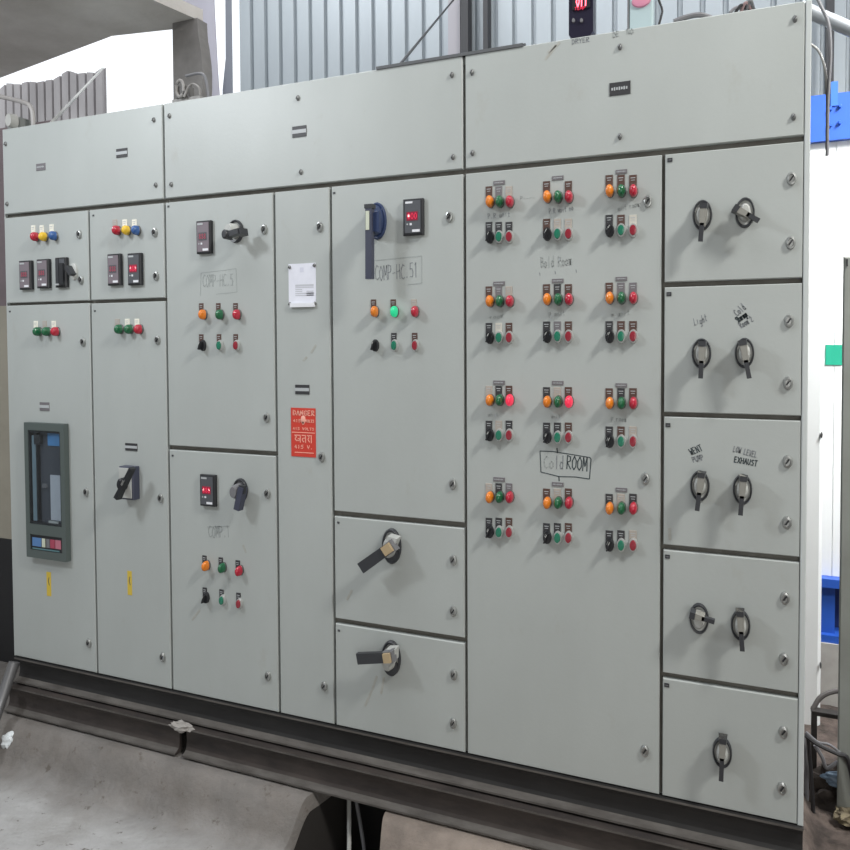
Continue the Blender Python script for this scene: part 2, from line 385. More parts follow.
for k, p in dict(B1=(168.5,206.5), B1L=(172.8,455.5), B4=(334.3,193), B4a=(338.5,522.5), B4b=(339,630.5), A4=(95,311), A3=(10,311.5), A2=(93.5,215.5)).items(): sput(MARK, 'hinge_mark', D[k], *p, .6, .6)

nameplate(D['coverA'], 41, 167, 9, 7, 1, pl_grey); nameplate(D['coverA'], 122, 153, 11, 9, 2)
nameplate(D['coverB'], 299.5, 131.5, 14, 11, 2); nameplate(D['coverC'], 620, 88.5, 21, 13)
nameplate(D['A3'], 44.8, 406.5, 9.5, 8.5, 2, pl_grey); nameplate(D['A4'], 131.5, 447, 12, 7.5, 2); nameplate(D['B2'], 302.5, 389.5, 14, 9.5, 2)

# lamps of the left section
for (px, k, pl) in ((33.5,'r','w'), (42,'y','w'), (51.8,'b','w')): lamp(D['A1'], k, px, 236.5 if k != 'b' else 235.5, pl, 1.0, 6.5)
for (px, k, pl) in ((115.2,'r','p'), (125,'y','w'), (134.6,'b','w')): lamp(D['A2'], k, px, 230, pl, 1.0, 5.5)
for (px, k, pl) in ((36,'g','w'), (45,'g','p'), (54,'r','w')): lamp(D['A3'], k, px, 331.5, pl, 1.0, 6)
for (px, k, pl) in ((117.5,'g','p'), (127.5,'g','w'), (137.2,'r','w')): lamp(D['A4'], k, px, 329.2, pl, 1.0, 5.5)
# middle section
for px, k in ((201.5,'a'), (218.5,'g'), (235.7,'r')): lamp(D['B1'], k, px, 314.5, 'b', .84, 6)
for px, k in ((201.5,'s'), (219.2,'g'), (235.9,'r')): button(D['B1'], k, px, 345.5, 'b', .84, 6)
for px, py, k in ((204.7,566.5,'a'), (221,568.5,'g'), (238,571.5,'r')): lamp(D['B1L'], k, px, py, 'k', .84, 6)
for px, py, k in ((205,598.5,'s'), (221.7,600.5,'g'), (238.7,604,'r')): button(D['B1L'], k, px, py, 'k', .84, 6)
for px, k in ((373.7,'a'), (393.4,'G'), (414,'r')): lamp(D['B4'], k, px, 311.5, 'b' if k != 'r' else 'p', .84, 6)
button(D['B4'], 's', 374.2, 345.5, None, .9)
for px, k in ((394,'g'), (414.8,'r')): button(D['B4'], k, px, 345.5, 'k' if k == 'g' else 'b', .85, 6.5)
# the twelve starter groups on the wide door
XL = ((489,498.8,509), (546.6,557.4,568.4), (609.2,621,633))
ROWS = [ # lamp y, strip y, button y per column, plates
 ((200.6,195.7,189.8), (182.8,178,171.7), (236.2,233.3,229.6), ('bgp','b b','bbb'), ('kkk','bpp','kbc')),
 ((300.5,298.6,297.3), (283.6,280.9,278.9), (337,335.8,335.8), ('bgp','bkb','bgg'), ('kcb','kgb','kbb')),
 ((399.8,401.4,402.8), (382.6,383,385.3), (434.7,436.9,441), ('pkb','kpb','bkb'), ('kpk','kkb','kbp')),
 ((497.2,502.8,508.3), (479.4,484.3,489.8), (531.8,537.4,544.9), ('pkg','bpb','kpk'), ('kkb','kkb','kkp')),
]
for ri, (ly, sy, by, lpl, bpl) in enumerate(ROWS):
    for ci in range(3):
        nameplate(D['C'], XL[ci][1]+.4, sy[ci], 11.5, 4.2, 1, pl_grey)
        for j, k in enumerate('agr'):
            kk = 'R' if (k == 'r' and ri == 2 and ci < 2) else k
            pl = lpl[ci][j]; lamp(D['C'], kk, XL[ci][j], ly[ci]+.5, None if pl == ' ' else pl, .94, 8)
        for j, k in enumerate('sgr'):
            button(D['C'], k, XL[ci][j], by[ci]+.5, bpl[ci][j], .94, 8)

# digital meters
def meter(d, px, py, w, h, style=0):
    a = XZ(px-w/2, py, -.013)[0]; b = XZ(px+w/2, py, 0)[0]; zt = XZ(px, py-h/2, -.013)[1]; zb = XZ(px, py+h/2, -.013)[1]
    W = b-a; H = zt-zb; mb = MB()
    mb.box(a, b, -.014, 0, zb, zt, black, .003)
    fm = meterface2 if style in (1, 2) else meterface
    mb.box(a+W*.1, b-W*.1, -.0155, -.013, zb+H*.06, zt-H*.05, fm)
    if style == 3:
        mb.box(a+W*.15, a+W*.42, -.018, -.0155, zb+H*.05, zt-H*.04, dgrey); mb.box(a+W*.55, b-W*.12, -.022, -.0155, zb+H*.08, zt-H*.2, black)
        mb.box(a+W*.2, a+W*.5, -.0225, -.0155, zb+H*.07, zb+H*.12, stripe)
    else:
        mb.box(a+W*.14, a+W*.5, -.0163, -.0155, zt-H*.13, zt-H*.075, white_l if style == 0 else stripe)
        mb.box(b-W*.52, b-W*.14, -.0163, -.0155, zb+H*.08, zb+H*.15, white_l)
        mb.box(a+W*.2, b-W*.24, -.0163, -.0155, zb+H*.40, zb+H*.64, meterface if style == 1 else ledscreen)
        write(mb, '000' if style == 0 else '888', (a+W*.25, zb+H*.44), (b-W*.24, zb+H*.44), H*.16, ledfaint if style == 1 else ledred, .0018, -.0164)
        mb.box(a+W*.2, a+W*.27, -.0168, -.0155, zb+H*.28, zb+H*.32, stripe); mb.box(a+W*.36, a+W*.46, -.0168, -.0155, zb+H*.27, zb+H*.33, white_l)
        if style in (0, 4): mb.box(a+W*.26, a+W*.34, -.0168, -.0155, zb+H*.5, zb+H*.56, ledspot)
        if style == 4: mb.box(a+W*.62, a+W*.70, -.0168, -.0155, zb+H*.5, zb+H*.56, ledspot)
    return sub(mb, 'digital_meter', d)
meter(D['A1'], 26.4, 275, 14.8, 29, 1); meter(D['A1'], 44, 273.5, 14.8, 29, 1); meter(D['A1'], 62, 272.3, 14, 30, 3)
meter(D['A2'], 115, 269.5, 15.5, 31.5, 1); meter(D['A2'], 135.4, 269, 16, 32, 4)
meter(D['B1'], 204.6, 237, 17, 33, 1); meter(D['B1L'], 208.5, 490.8, 17.5, 31.5, 4); meter(D['B4'], 413.8, 216.8, 21.5, 36.5, 0)
mb = MB(); c = XZ(74.3, 271.5); mb.lathe([(1, 0), (1, -.006), (.8, -.008)], .017, .03, lgrey, c[0], c[1])
mb.obox((c[0]-.008, c[1]+.016), (c[0]+.012, c[1]-.014), .014, -.006, -.03, dgrey); sub(mb, 'selector_switch', D['A1'])

# breaker window on the tall left door
dA = D['A3']
zt = XZ(46, 422.6)[1]; zb = XZ(49, 557.5)[1]; xa = XZ(25.2, 490, -.022)[0]; xb = XZ(69.8, 490, 0)[0]
wt, wb = XZ(46, 430)[1], XZ(46, 523.5)[1]; lt, lb = XZ(47, 534)[1], XZ(47, 549.5)[1]; xi, xj = XZ(29, 490, -.022)[0], XZ(64.6, 490, -.006)[0]
mb = MB()
for q in ((xa, xi, zb, zt), (xj, xb, zb, zt), (xi, xj, wt, zt), (xi, xj, lt, wb), (xi, xj, zb, lb)): mb.box(q[0], q[1], -.022, 0, q[2], q[3], acbgrey)
sub(mb, 'breaker_window_frame', dA)
mb = MB(); mb.box(xi, xj, -.004, -.001, wb, wt, acbdark); W = xj-xi; H = wt-wb
for q in ((0, .03, 0, 1), (.97, 1, 0, 1), (0, 1, 0, .02), (0, 1, .98, 1)): mb.box(xi+W*q[0], xi+W*q[1], -.02, -.004, wb+H*q[2], wb+H*q[3], black)
mb.box(xi+W*.06, xi+W*.2, -.014, -.004, wb+H*.03, wb+H*.94, mat('breaker_strip', (.20, .27, .31), .3))
mb.box(xi+W*.2, xi+W*.25, -.016, -.004, wb+H*.03, wb+H*.97, black)
mb.box(xi+W*.16, xi+W*.34, -.018, -.004, wb+H*.85, wb+H*.95, dgrey)
mb.box(xi+W*.52, xi+W*.92, -.008, -.004, wb+H*.84, wb+H*.97, mat('breaker_blue_label', (.09, .26, .52), .4))
mb.box(xi+W*.56, xi+W*.94, -.006, -.004, wb+H*.05, wb+H*.53, mat('breaker_paper_reflection', (.50, .52, .56), .4))  # white paper reflection in the window, painted as a pale box
mb.box(xi+W*.34, xi+W*.46, -.012, -.004, wb+H*.39, wb+H*.43, mgrey); mb.box(xi+W*.5, xi+W*.8, -.009, -.004, wb+H*.01, wb+H*.04, lgrey)
sub(mb, 'breaker_face', dA)
mb = MB(); mb.box(xi, xj, -.019, -.001, lb, lt, black); H2 = lt-lb
for q, m_ in (((.06, .34), mat('strip_blue', (.09, .2, .42), .4)), ((.36, .46), cream_l), ((.5, .6), mgrey), ((.62, .76), mat('strip_red', (.36, .06, .10), .4)), ((.78, .95), mat('strip_pink', (.45, .15, .2), .4))):
    mb.box(xi+W*q[0], xi+W*q[1], -.0205, -.019, lb+H2*.25, lb+H2*.8, m_)
mb.box(xi+W*.06, xi+W*.9, -.0205, -.019, lb+H2*.06, lb+H2*.14, mat('strip_teal', (.1, .2, .22), .4))
sub(mb, 'indicator_strip', dA)
gl = bpy.data.materials.new('clear_cover'); gl.use_nodes = True; nt = gl.node_tree; nt.nodes.clear()
o_ = nt.nodes.new('ShaderNodeOutputMaterial'); mx = nt.nodes.new('ShaderNodeMixShader'); tr = nt.nodes.new('ShaderNodeBsdfTransparent'); gs = nt.nodes.new('ShaderNodeBsdfGlossy')
tr.inputs[0].default_value = (.9, .93, .95, 1); gs.inputs['Roughness'].default_value = .08; mx.inputs[0].default_value = .07
nt.links.new(tr.outputs[0], mx.inputs[1]); nt.links.new(gs.outputs[0], mx.inputs[2]); nt.links.new(mx.outputs[0], o_.inputs[0])
mb = MB(); mb.box(xi+.001, xj-.001, -.0212, -.0204, wb+.001, wt-.001, gl); sub(mb, 'window_pane', dA)

# yellow stickers
for k, px, py in (('A3', 49, 584), ('A4', 129.8, 583)):
    mb = MB(); a = XZ(px-2.2, py)[0]; b = XZ(px+2.2, py)[0]; z1, z0 = XZ(px, py-12)[1], XZ(px, py+12)[1]
    mb.box(a, b, -.0008, 0, z0, z1, yellow_l); mb.obox(((a+b)/2+.002, z1-.02), ((a+b)/2-.002, z1-.035), .003, -.0008, -.0012, dkmetal); mb.obox(((a+b)/2-.002, z1-.033), ((a+b)/2+.003, z1-.05), .003, -.0008, -.0012, dkmetal)
    sub(mb, 'warning_sticker', D[k])

# handle on the fourth narrow door
mb = MB(); a = XZ(125.5, 482)[0]; b = XZ(139.5, 482)[0]; z1, z0 = XZ(132, 465.5)[1], XZ(132, 498)[1]
mb.box(a, b, -.03, 0, z0, z1, leverblue, .003); mb.box(a+.002, b-.006, -.0325, -.029, z0+.006, z1-.004, lgrey, .001)
sub(mb, 'switch_escutcheon', D['A4'])
mb = MB(); p, q = XZ(132.5, 468, -.06), XZ(118, 498, -.06); c = ((a+b)/2, (z0+z1)/2)
mb.lathe([(1, -.03), (.95, -.055), (.7, -.06)], .014, .022, black, c[0]-.002, c[1])
mb.obox(p, ((p[0]*.45+q[0]*.55), (p[1]*.45+q[1]*.55)), .013, -.05, -.072, black, .015, .25); mb.obox(((p[0]*.55+q[0]*.45), (p[1]*.55+q[1]*.45)), q, .011, -.052, -.074, black, .020, .2)
mb.obox((p[0]*.6+q[0]*.4, p[1]*.6+q[1]*.4), (p[0]*.45+q[0]*.55, p[1]*.45+q[1]*.55), .008, -.072, -.075, chrome)
sub(mb, 'switch_handle', D['A4'])

# rotary switches
def rotary(d, c, rx, ry, end, lw, proud=.055, style='s', start=None):
    cx_, cz_ = XZ(*c); RX = XZ(c[0]+rx, c[1])[0]-cx_; RZ = cz_-XZ(c[0], c[1]+ry)[1]
    ringm = dblue if style == 'big' else dgrey
    mb = MB(); mb.lathe([(1, 0), (1, -.008), (.93, -.012), (.82, -.011), (.8, -.006)], RX, RZ, ringm, cx_, cz_, 40, False)
    mb.lathe([(.81, -.001), (.8, -.005)], RX, RZ, {'s': mgrey if False else lgrey, 'big': dblue, 'm': lgrey, 'k': lgrey, 'b': mgrey}[style], cx_, cz_, 40)
    sub(mb, 'switch_escutcheon', d)
    e = XZ(end[0], end[1], -proud); k = XZ(c[0], c[1], -proud); st = XZ(*start, -proud) if start else k
    v = (Vector(e)-Vector(st)); L_ = v.length; v.normalize(); W = lw
    mb = MB()
    if style == 's':
        mb.lathe([(.62, -.005), (.55, -.02), (.40, -.03)], RX, RZ, lgrey, cx_, cz_, 20)
        s0 = Vector(k)-v*RZ*.78*abs(v.y)-v*RX*.78*abs(v.x); s1 = Vector(k)+v*(RZ*.62 if abs(v.y) > .7 else RX*.5)
        mb.obox(s0, s1, W*1.25, -.02, -proud, mat('switch_grip_grey', (.25, .245, .22), .4), W*.9, .2)
        mb.obox(s0, Vector(s0)+v*.013, W*1.3, -.02, -proud-.001, dgrey, W*1.2, .2)
        mb.obox(s1-v*.006, e, W*.62, -proud+.014, -proud, dgrey, W*.66)
    elif style == 'big':
        mb.lathe([(.85, -.005), (.78, -.03), (.55, -.05), (.3, -proud+.01)], RX, RZ, dblue, cx_, cz_, 32)
        mb.obox((st[0], k[1]), k, .05, -proud+.02, -proud+.006, dblue, .06)
        mb.obox(st, e, W, -proud+.014, -proud-.004, leverblue)
        a_ = Vector(st)+v*.012; b_ = Vector(st)+v*.066; mb.obox(a_-Vector((W*.12, 0)), b_-Vector((W*.12, 0)), W*.55, -proud-.004, -proud-.006, cream_l)
        mb.obox(Vector(st)-v*.008, Vector(st)+v*.004, W*1.3, -proud+.016, -proud-.005, dgrey)
    elif style == 'm':
        mb.lathe([(.6, -.005), (.55, -.03), (.42, -.042)], RX, RZ, lgrey, cx_, cz_, 24)
        mb.obox((cx_, cz_+RZ*.55), k, RX*.8, -.012, -proud+.02, lgrey, RX*1.2, .15)
        mb.obox(k, Vector(k)+v*.032, W*1.15, -.03, -proud+.002, mgrey, W)
        mb.obox(Vector(k)+v*.004, Vector(k)+v*(.026 if abs(v.y) < .2 else .034), W*.9, -proud+.004, -proud-.008, beige, W*.9)
        mb.obox(Vector(k)+v*.026, e, W, -proud+.014, -proud-.002, dgrey, W*1.08)
        mb.lathe([(.8, -.004), (.8, -.012), (.66, -.012)], RX, RZ*.5, dgrey, cx_, cz_-RZ*.4, 20)
    else:
        mb.lathe([(.66, -.005), (.6, -.03), (.45, -.045)], RX, RZ, mgrey if style == 'b' else lgrey, cx_, cz_, 24)
        mb.obox(Vector(k)-v*.008, e, W, -proud+.02, -proud-.004, dgrey if style == 'k' else leverblue, W*1.05, .1)
        mb.obox(Vector(k)-v*.014, Vector(k)+v*.012, W*1.25, -.03, -proud, dgrey, W*1.1, .2)
        if style == 'k': mb.lathe([(1, -proud+.022), (1, -proud-.008), (.7, -proud-.012)], .011, .015, dgrey, e[0], e[1], 16)
    return sub(mb, 'switch_handle', d)
rotary(D['B1'], (236.5, 231.5), 7.2, 11.5, (226, 234.5), .018, .07, 'k')
rotary(D['B1L'], (241.2, 490), 6.8, 11.8, (236.6, 510), .021, .04, 'b', start=(237.5, 484))
rotary(D['B4'], (377.8, 221.3), 9, 18.5, (369, 279), .0205, .07, 'big', start=(369, 207))
rotary(D['B4a'], (392.3, 545.7), 9.3, 17.6, (360.5, 568.5), .031, .06, 'm')
rotary(D['B4b'], (391.8, 657.6), 9.3, 17.6, (357, 659), .030, .06, 'm')
for k, c, e in (('R1',(702.5,215.5),(700.3,241)), ('R1',(745,213),(759,220.5)), ('R2',(701.6,353.5),(700.5,378.5)), ('R2',(744.5,353),(749.3,378.5)),
                ('R3',(700,485.5),(697,511)), ('R3',(742.5,489),(740.4,515.5)), ('R4',(699.2,618),(714.5,622.5)), ('R4',(740.6,624.5),(742.3,651.5)), ('R5',(722.3,751.5),(721,781.5))):
    rotary(D[k], c, 9.8, 15.2, e, .0165, .05, 's')

# paper notice, danger sign
mb = MB(); x_a, x_b = XZ(288.8, 283)[0], XZ(316, 283)[0]; z1, z0 = XZ(302, 263.5)[1], XZ(302, 303)[1]; W, H = x_b-x_a, z1-z0
mb.box(x_a, x_b, -.0012, 0, z0, z1, paper)
gpp = mat('printed_grey', (.50, .51, .55), .6)
mb.box(x_a+W*.25, x_b-W*.08, -.0016, -.0012, z0+H*.42, z0+H*.47, gpp)
for r_ in range(5): mb.box(x_a+W*.25, x_b-W*(.08 if r_ < 2 else .5 if r_ != 4 else .08), -.0016, -.0012, z0+H*(.18+.05*r_), z0+H*(.205+.05*r_), gpp)
for r_ in range(3): mb.box(x_b-W*.34, x_b-W*.08, -.0016, -.0012, z0+H*(.18+.05*r_), z0+H*(.205+.05*r_), gpp)
mb.box(x_a+W*.42, x_a+W*.56, -.0016, -.0012, z0+H*.78, z0+H*.9, mat('crest_grey', (.6, .61, .70), .6))
mb.box(x_a+W*.08, x_b-W*.02, -.009, -.0012, z0-.013, z0-.0005, white_l)
sub(mb, 'paper_notice', D['B2'])
for p in ((290, 267.3), (314.6, 265.4), (290.2, 304), (315.2, 303.5)): sput(SCREW, 'screw', D['B2'], *p, .8, .7)
x_a, x_b = XZ(291.3, 430)[0], XZ(315.8, 430)[0]; z1, z0 = XZ(303.5, 408)[1], XZ(303.5, 456.8)[1]; W, H = x_b-x_a, z1-z0
mb = MB(); mb.box(x_a, x_b, -.0015, 0, z0, z1, redsign)
write(mb, 'DANGER', (x_a+W*.09, z0+H*.85), (x_b-W*.01, z0+H*.85), H*.10, signtxt, .0028, -.0015)
mb.box(x_a+W*.03, x_b-W*.03, -.002, -.0015, z0+H*.49, z0+H*.505, signtxt)
write(mb, '415', (x_a+W*.1, z0+H*.71), (x_a+W*.42, z0+H*.71), H*.055, signtxt, .0018, -.0015); write(mb, 'VOLTS', (x_a+W*.6, z0+H*.71), (x_b-W*.04, z0+H*.71), H*.055, signtxt, .0018, -.0015)
mb.lathe([(1, -.0015), (.9, -.0022)], .009, .014, signtxt, x_a+W*.5, z0+H*.76, 14); mb.box(x_a+W*.47, x_a+W*.53, -.0022, -.0015, z0+H*.66, z0+H*.72, signtxt)
write(mb, '415 VOLTS', (x_a+W*.08, z0+H*.55), (x_b-W*.04, z0+H*.55), H*.05, signtxt, .0016, -.0015)
def hindi(mb, x, z, w, h, m, t):
    """khatra in Devanagari strokes"""
    def S(pts):
        for a_, b_ in zip(pts, pts[1:]): mb.obox((x+a_[0]*w, z+a_[1]*h), (x+b_[0]*w, z+b_[1]*h), t, -.0015, -.0021, m)
    S([(0,1),(.36,1)]); S([(.03,.9),(.14,.8),(.03,.5),(.13,.25),(.2,.3)]); S([(.2,.5),(.28,.55),(.32,.4),(.24,.25),(.18,.35)]); S([(.34,1),(.34,0)])
    S([(.42,1),(.68,1)]); S([(.62,.65),(.47,.6),(.46,.3),(.56,.1)]); S([(.65,1),(.65,0)])
    S([(.74,1),(1.02,1)]); S([(.8,1),(.86,.75),(.78,.5),(.88,.1)]); S([(.98,1),(.98,0)])
hindi(mb, x_a+W*.14, z0+H*.29, W*.7, H*.15, signtxt, .0026)
write(mb, '415 V.', (x_a+W*.14, z0+H*.17), (x_b-W*.08, z0+H*.17), H*.07, signtxt, .002, -.0015)
mb.box(x_a+W*.14, x_b-W*.08, -.002, -.0015, z0+H*.08, z0+H*.095, signtxt)
sub(mb, 'danger_sign', D['B2'])

# handwriting on the doors
mb = MB(); write(mb, 'COMP-HC.51', XZ(375.5, 280.5), XZ(419, 277), .042, ink_m, .0024, 0, .05)
stroke(mb, [(374, 260.5), (421.6, 256), (421.8, 283), (408, 284.5)], ink_f, .003); sub(mb, 'handwriting', D['B4'])
mb = MB(); write(mb, 'COMP-HC.5', XZ(203, 287), XZ(234, 285.5), .038, ink_f, .0026, 0, .05)
stroke(mb, [(200.5, 296), (201, 273), (236, 268.5), (237, 292), (216, 294)], ink_f, .0022); sub(mb, 'handwriting', D['B1'])
mb = MB(); write(mb, 'COMP.1', XZ(209, 537), XZ(231, 537.5), .036, ink_f, .0026, 0, .05)
stroke(mb, [(207, 527), (230, 526)], ink_f, .002); sub(mb, 'handwriting', D['B1L'])
dC = D['C']; mb = MB()
write(mb, 'Co', XZ(544, 467.8), XZ(555, 468.5), .032, ink_f, .0024); write(mb, 'ld', XZ(555, 468.5), XZ(564.5, 469.2), .032, ink_m, .0026); write(mb, 'ROOM', XZ(566.5, 468.5), XZ(588, 471), .036, ink, .0028, 0, .03)
stroke(mb, [(540, 451), (553, 451.5), (575, 455), (590, 457.5), (591, 459), (589.5, 479), (576, 477), (559, 476.5), (541, 472), (540, 451)], ink, .0026)
stroke(mb, [(557, 448), (557.5, 453)], ink, .003); stroke(mb, [(558.8, 476), (559.2, 481)], ink, .003); sub(mb, 'handwriting', dC)
mb = MB(); write(mb, 'Bold Room', XZ(541, 267.5), XZ(572.5, 265), .026, ink_f, .0024, 0, .06)
for x_, y_ in ((539.5, 274), (555, 272.5), (576, 271)): stroke(mb, [(x_, y_-1.5), (x_+.5, y_+1.5)], ink_m, .002)
sub(mb, 'handwriting', dC)
for (t_, a_, b_, h_) in (('P.R unit', (488, 219), (511, 216), .014), ('P.R unit no', (549, 213.5), (574, 210.5), .014), ('unit room', (618, 211.5), (640, 206.5), .013), ('room', (490, 319), (504, 317.5), .012),
                         ('P unit', (549, 317), (566, 314.5), .013), ('a unit', (611, 316.5), (631, 315), .013), ('unit', (551, 418), (561, 418), .010), ('P.room', (611, 421.5), (627, 421.5), .012),
                         ('unit', (488, 416), (499, 416), .010), ('P----', (520, 200), (536, 199.5), .010)):
    mb = MB(); write(mb, t_, XZ(*a_), XZ(*b_), h_, ink_m if 'P.R' in t_ else ink_f, .0014, 0, .1); sub(mb, 'handwriting', dC)
mb = MB(); write(mb, 'Light', XZ(694.5, 324.5), XZ(708.5, 321.5), .017, ink_m, .002, 0, .15); sub(mb, 'handwriting', D['R2'])
mb = MB(); write(mb, 'Cold', XZ(737.5, 316), XZ(747, 308), .016, ink_m, .0022); write(mb, 'Storage', XZ(738.5, 322.5), XZ(748.5, 315.5), .014, ink, .003); write(mb, 'Room 2', XZ(741.5, 328), XZ(754, 320.5), .014, ink_m, .0022)
sub(mb, 'handwriting', D['R2'])
mb = MB(); write(mb, 'WENT', XZ(691.5, 455), XZ(703.5, 449.5), .016, ink, .0022, 0, .08); write(mb, 'PUMP', XZ(693.5, 462.5), XZ(704.5, 459.5), .014, ink_m, .0022); sub(mb, 'handwriting', D['R3'])
mb = MB(); write(mb, 'LOW LEVEL', XZ(733, 451.5), XZ(757, 457.5), .014, ink_m, .0022, 0, .05); write(mb, 'EXHAUST', XZ(734, 462), XZ(757.5, 466.5), .014, ink, .0024); sub(mb, 'handwriting', D['R3'])
mb = MB(); write(mb, 'DRYER', XZ(572, 44.5), XZ(590, 41.5), .012, ink_m, .0022, 0, .1); sub(mb, 'handwriting', D['coverC'])
mb = MB(); write(mb, 'DEF NO', XZ(613, 37.5), XZ(634, 33.5), .013, ink_f, .0024, 0, .1); sub(mb, 'handwriting', D['coverC'])

# grime runs on the doors (old stains with a shape of their own)
grime = mat('grime_run', (.335, .325, .285), .7, noise_amt=1, noise_scale=60, col2=(.40, .41, .385))
for k, runs in dict(B4b=[[(377, 676), (372, 690), (365, 706)], [(384, 677), (381, 694)]], R3=[[(669.5, 528), (670, 540)]], coverC=[[(560, 42), (553, 50), (545, 60)], [(556, 45), (548, 53)]],
                    B2=[[(316, 345), (311, 353)], [(307, 357), (303, 361)]], B1L=[[(200, 610), (192, 620)], [(243, 545), (246, 553)]], B4a=[[(352, 590), (347, 600)]]).items():
    mb = MB()
    for r_ in runs: stroke(mb, r_, grime, .007)
    sub(mb, 'grime_stain', D[k])

# ------------------------------------------------------------------ steel base
def profile(b, xa, xb, pts, m, m2=None, seg2=()):
    """extrude a YZ outline along x"""
    n = len(pts); vs = [(xa, y, z) for y, z in pts]+[(xb, y, z) for y, z in pts]
    b.add(vs, [list(range(n)), list(range(n, 2*n))]+[(i, (i+1) % n, n+(i+1) % n, n+i) for i in range(n) if i not in seg2], m)
    if m2: b.add(vs, [(i, (i+1) % n, n+(i+1) % n, n+i) for i in seg2], m2)
def channel(b, xa, xb, yf, yw, z0, z1, m, tp_=.006, rise=.020):
    """rolled channel, open to the front, with tapered flanges and root fillets"""
    w = yw-yf
    profile(b, xa, xb, [(yw+.01, z0), (yf, z0), (yf, z0+tp_), (yf+w*.45, z0+tp_+rise*.22), (yf+w*.75, z0+tp_+rise*.5), (yf+w*.93, z0+tp_+rise), (yw, z0+tp_+rise*1.7),
        (yw, z1-tp_-rise*1.2), (yf+w*.9, z1-tp_-rise*.7), (yf+w*.6, z1-tp_-rise*.25), (yf, z1-tp_), (yf, z1), (yw+.01, z1)], m, dust_lit, (1, 2, 3, 10))
b = MB(); channel(b, X0+.012, X6, -.008, .016, .144, .2395, steel_b)
b.box(X0+.012, X0+.02, .026, .47, .138, .2395, steel_b); b.box(X6-.008, X6, .026, .47, .136, .2395, steel_b); b.box(X0+.012, X6, .462, .47, .138, .2395, steel_b)
tag(b.build('base_channel', origin=(-.48, .2, .133)), 'black steel channel frame directly under the grey cabinets', 'steel channel')
xj1, xj2 = P(177, 750, -.02).x, P(184, 750, -.02).x
b = MB(); channel(b, X0-.02, xj1, -.03, -.006, .034, .136, steel_r)
tag(b.build('steel_beam', origin=(-1.4, .0, .034)), 'shorter dark dusty steel beam under the left end of the black base channel', 'steel beam', 'beams under the cabinet base')
b = MB(); channel(b, xj2, X6+.002, -.03, -.006, .034, .136, steel_r)
tag(b.build('steel_beam', origin=(0, .0, .034)), 'longer rusty steel beam running right from the white rag to the frame corner', 'steel beam', 'beams under the cabinet base')
# rear beam carrying the cabinets
b = MB(); b.box(X0, X6-.01, .40, .46, .03, .132, steel_r); tag(b.build('steel_beam', origin=(-.48, .43, .03)), 'rear steel beam under the back of the grey cabinets', 'steel beam')

def blob(name, c, r, m, sc=(1, 1, 1), amp=.35, fr=3, seed=0, sub_=3, parent=None):
    import bmesh
    bm = bmesh.new(); bmesh.ops.create_icosphere(bm, subdivisions=sub_, radius=1)
    for v in bm.verts:
        n = noise.noise(v.co*fr+Vector((seed, seed*2, 0))); v.co *= 1+amp*n
        v.co = Vector((v.co.x*sc[0]*r, v.co.y*sc[1]*r, v.co.z*sc[2]*r))
    me = bpy.data.meshes.new(name); bm.to_mesh(me); bm.free(); me.materials.append(m)
    ob = bpy.data.objects.new(name, me); COL.objects.link(ob); ob.location = c; ob.parent = parent
    return ob
p = P(182, 720, -.05)
tag(blob('rag', (p.x-.02, -.03, .140), .024, mat('dirty_white_cloth', (.34, .32, .30), .9), (1.75, .7, .62), .6, 2.6, 3), 'dirty white rag wedged between the black channel and the beam joint', 'rag')
p = G(9.5, 744, -.04)
tag(blob('crumpled_cup', (p.x, p.y, -.03), .026, mat('white_plastic', (.72, .76, .78), .4), (1, 1, 1.25), .4, 2.2, 8), 'small crumpled white cup on the concrete floor at the far left', 'cup')

# ------------------------------------------------------------------ floor with trench
fm = bpy.data.materials.new('worn_concrete'); fm.use_nodes = True; nt = fm.node_tree; bs = nt.nodes['Principled BSDF']; bs.inputs['Roughness'].default_value = .85
ge = nt.nodes.new('ShaderNodeNewGeometry'); sp = nt.nodes.new('ShaderNodeSeparateXYZ'); nt.links.new(ge.outputs['Position'], sp.inputs[0])
def nz(scale, detail=8):
    n = nt.nodes.new('ShaderNodeTexNoise'); n.inputs['Scale'].default_value = scale; n.inputs['Detail'].default_value = detail; n.inputs['Roughness'].default_value = .65
    nt.links.new(ge.outputs['Position'], n.inputs['Vector']); return n
def ramp(src, stops):
    r = nt.nodes.new('ShaderNodeValToRGB'); els = r.color_ramp.elements
    while len(els) < len(stops): els.new(.5)
    for e, (p_, c_) in zip(els, stops): e.position = p_; e.color = (*c_, 1)
    nt.links.new(src, r.inputs['Fac']); return r
def mixc(f, a, b_):
    m_ = nt.nodes.new('ShaderNodeMix'); m_.data_type = 'RGBA'; nt.links.new(f, m_.inputs[0]); nt.links.new(a, m_.inputs[6]); nt.links.new(b_, m_.inputs[7]); return m_.outputs[2]
base = ramp(nz(3.2).outputs['Fac'], [(.3, (.29, .275, .26)), (.5, (.42, .415, .41)), (.7, (.52, .52, .52))])
pit = ramp(nz(26, 4).outputs['Fac'], [(.30, (0, 0, 0)), (.38, (1, 1, 1))])
pc = nt.nodes.new('ShaderNodeRGB'); pc.outputs[0].default_value = (.17, .155, .14, 1)
c1 = mixc(pit.outputs['Color'], pc.outputs[0], base.outputs['Color'])
dirt = ramp(nz(4).outputs['Fac'], [(.35, (.085, .072, .06)), (.65, (.17, .145, .125))])
def mapr(src, a, b2, add=None):
    m_ = nt.nodes.new('ShaderNodeMapRange'); m_.inputs['From Min'].default_value = a; m_.inputs['From Max'].default_value = b2; nt.links.new(src, m_.inputs['Value']); return m_.outputs[0]
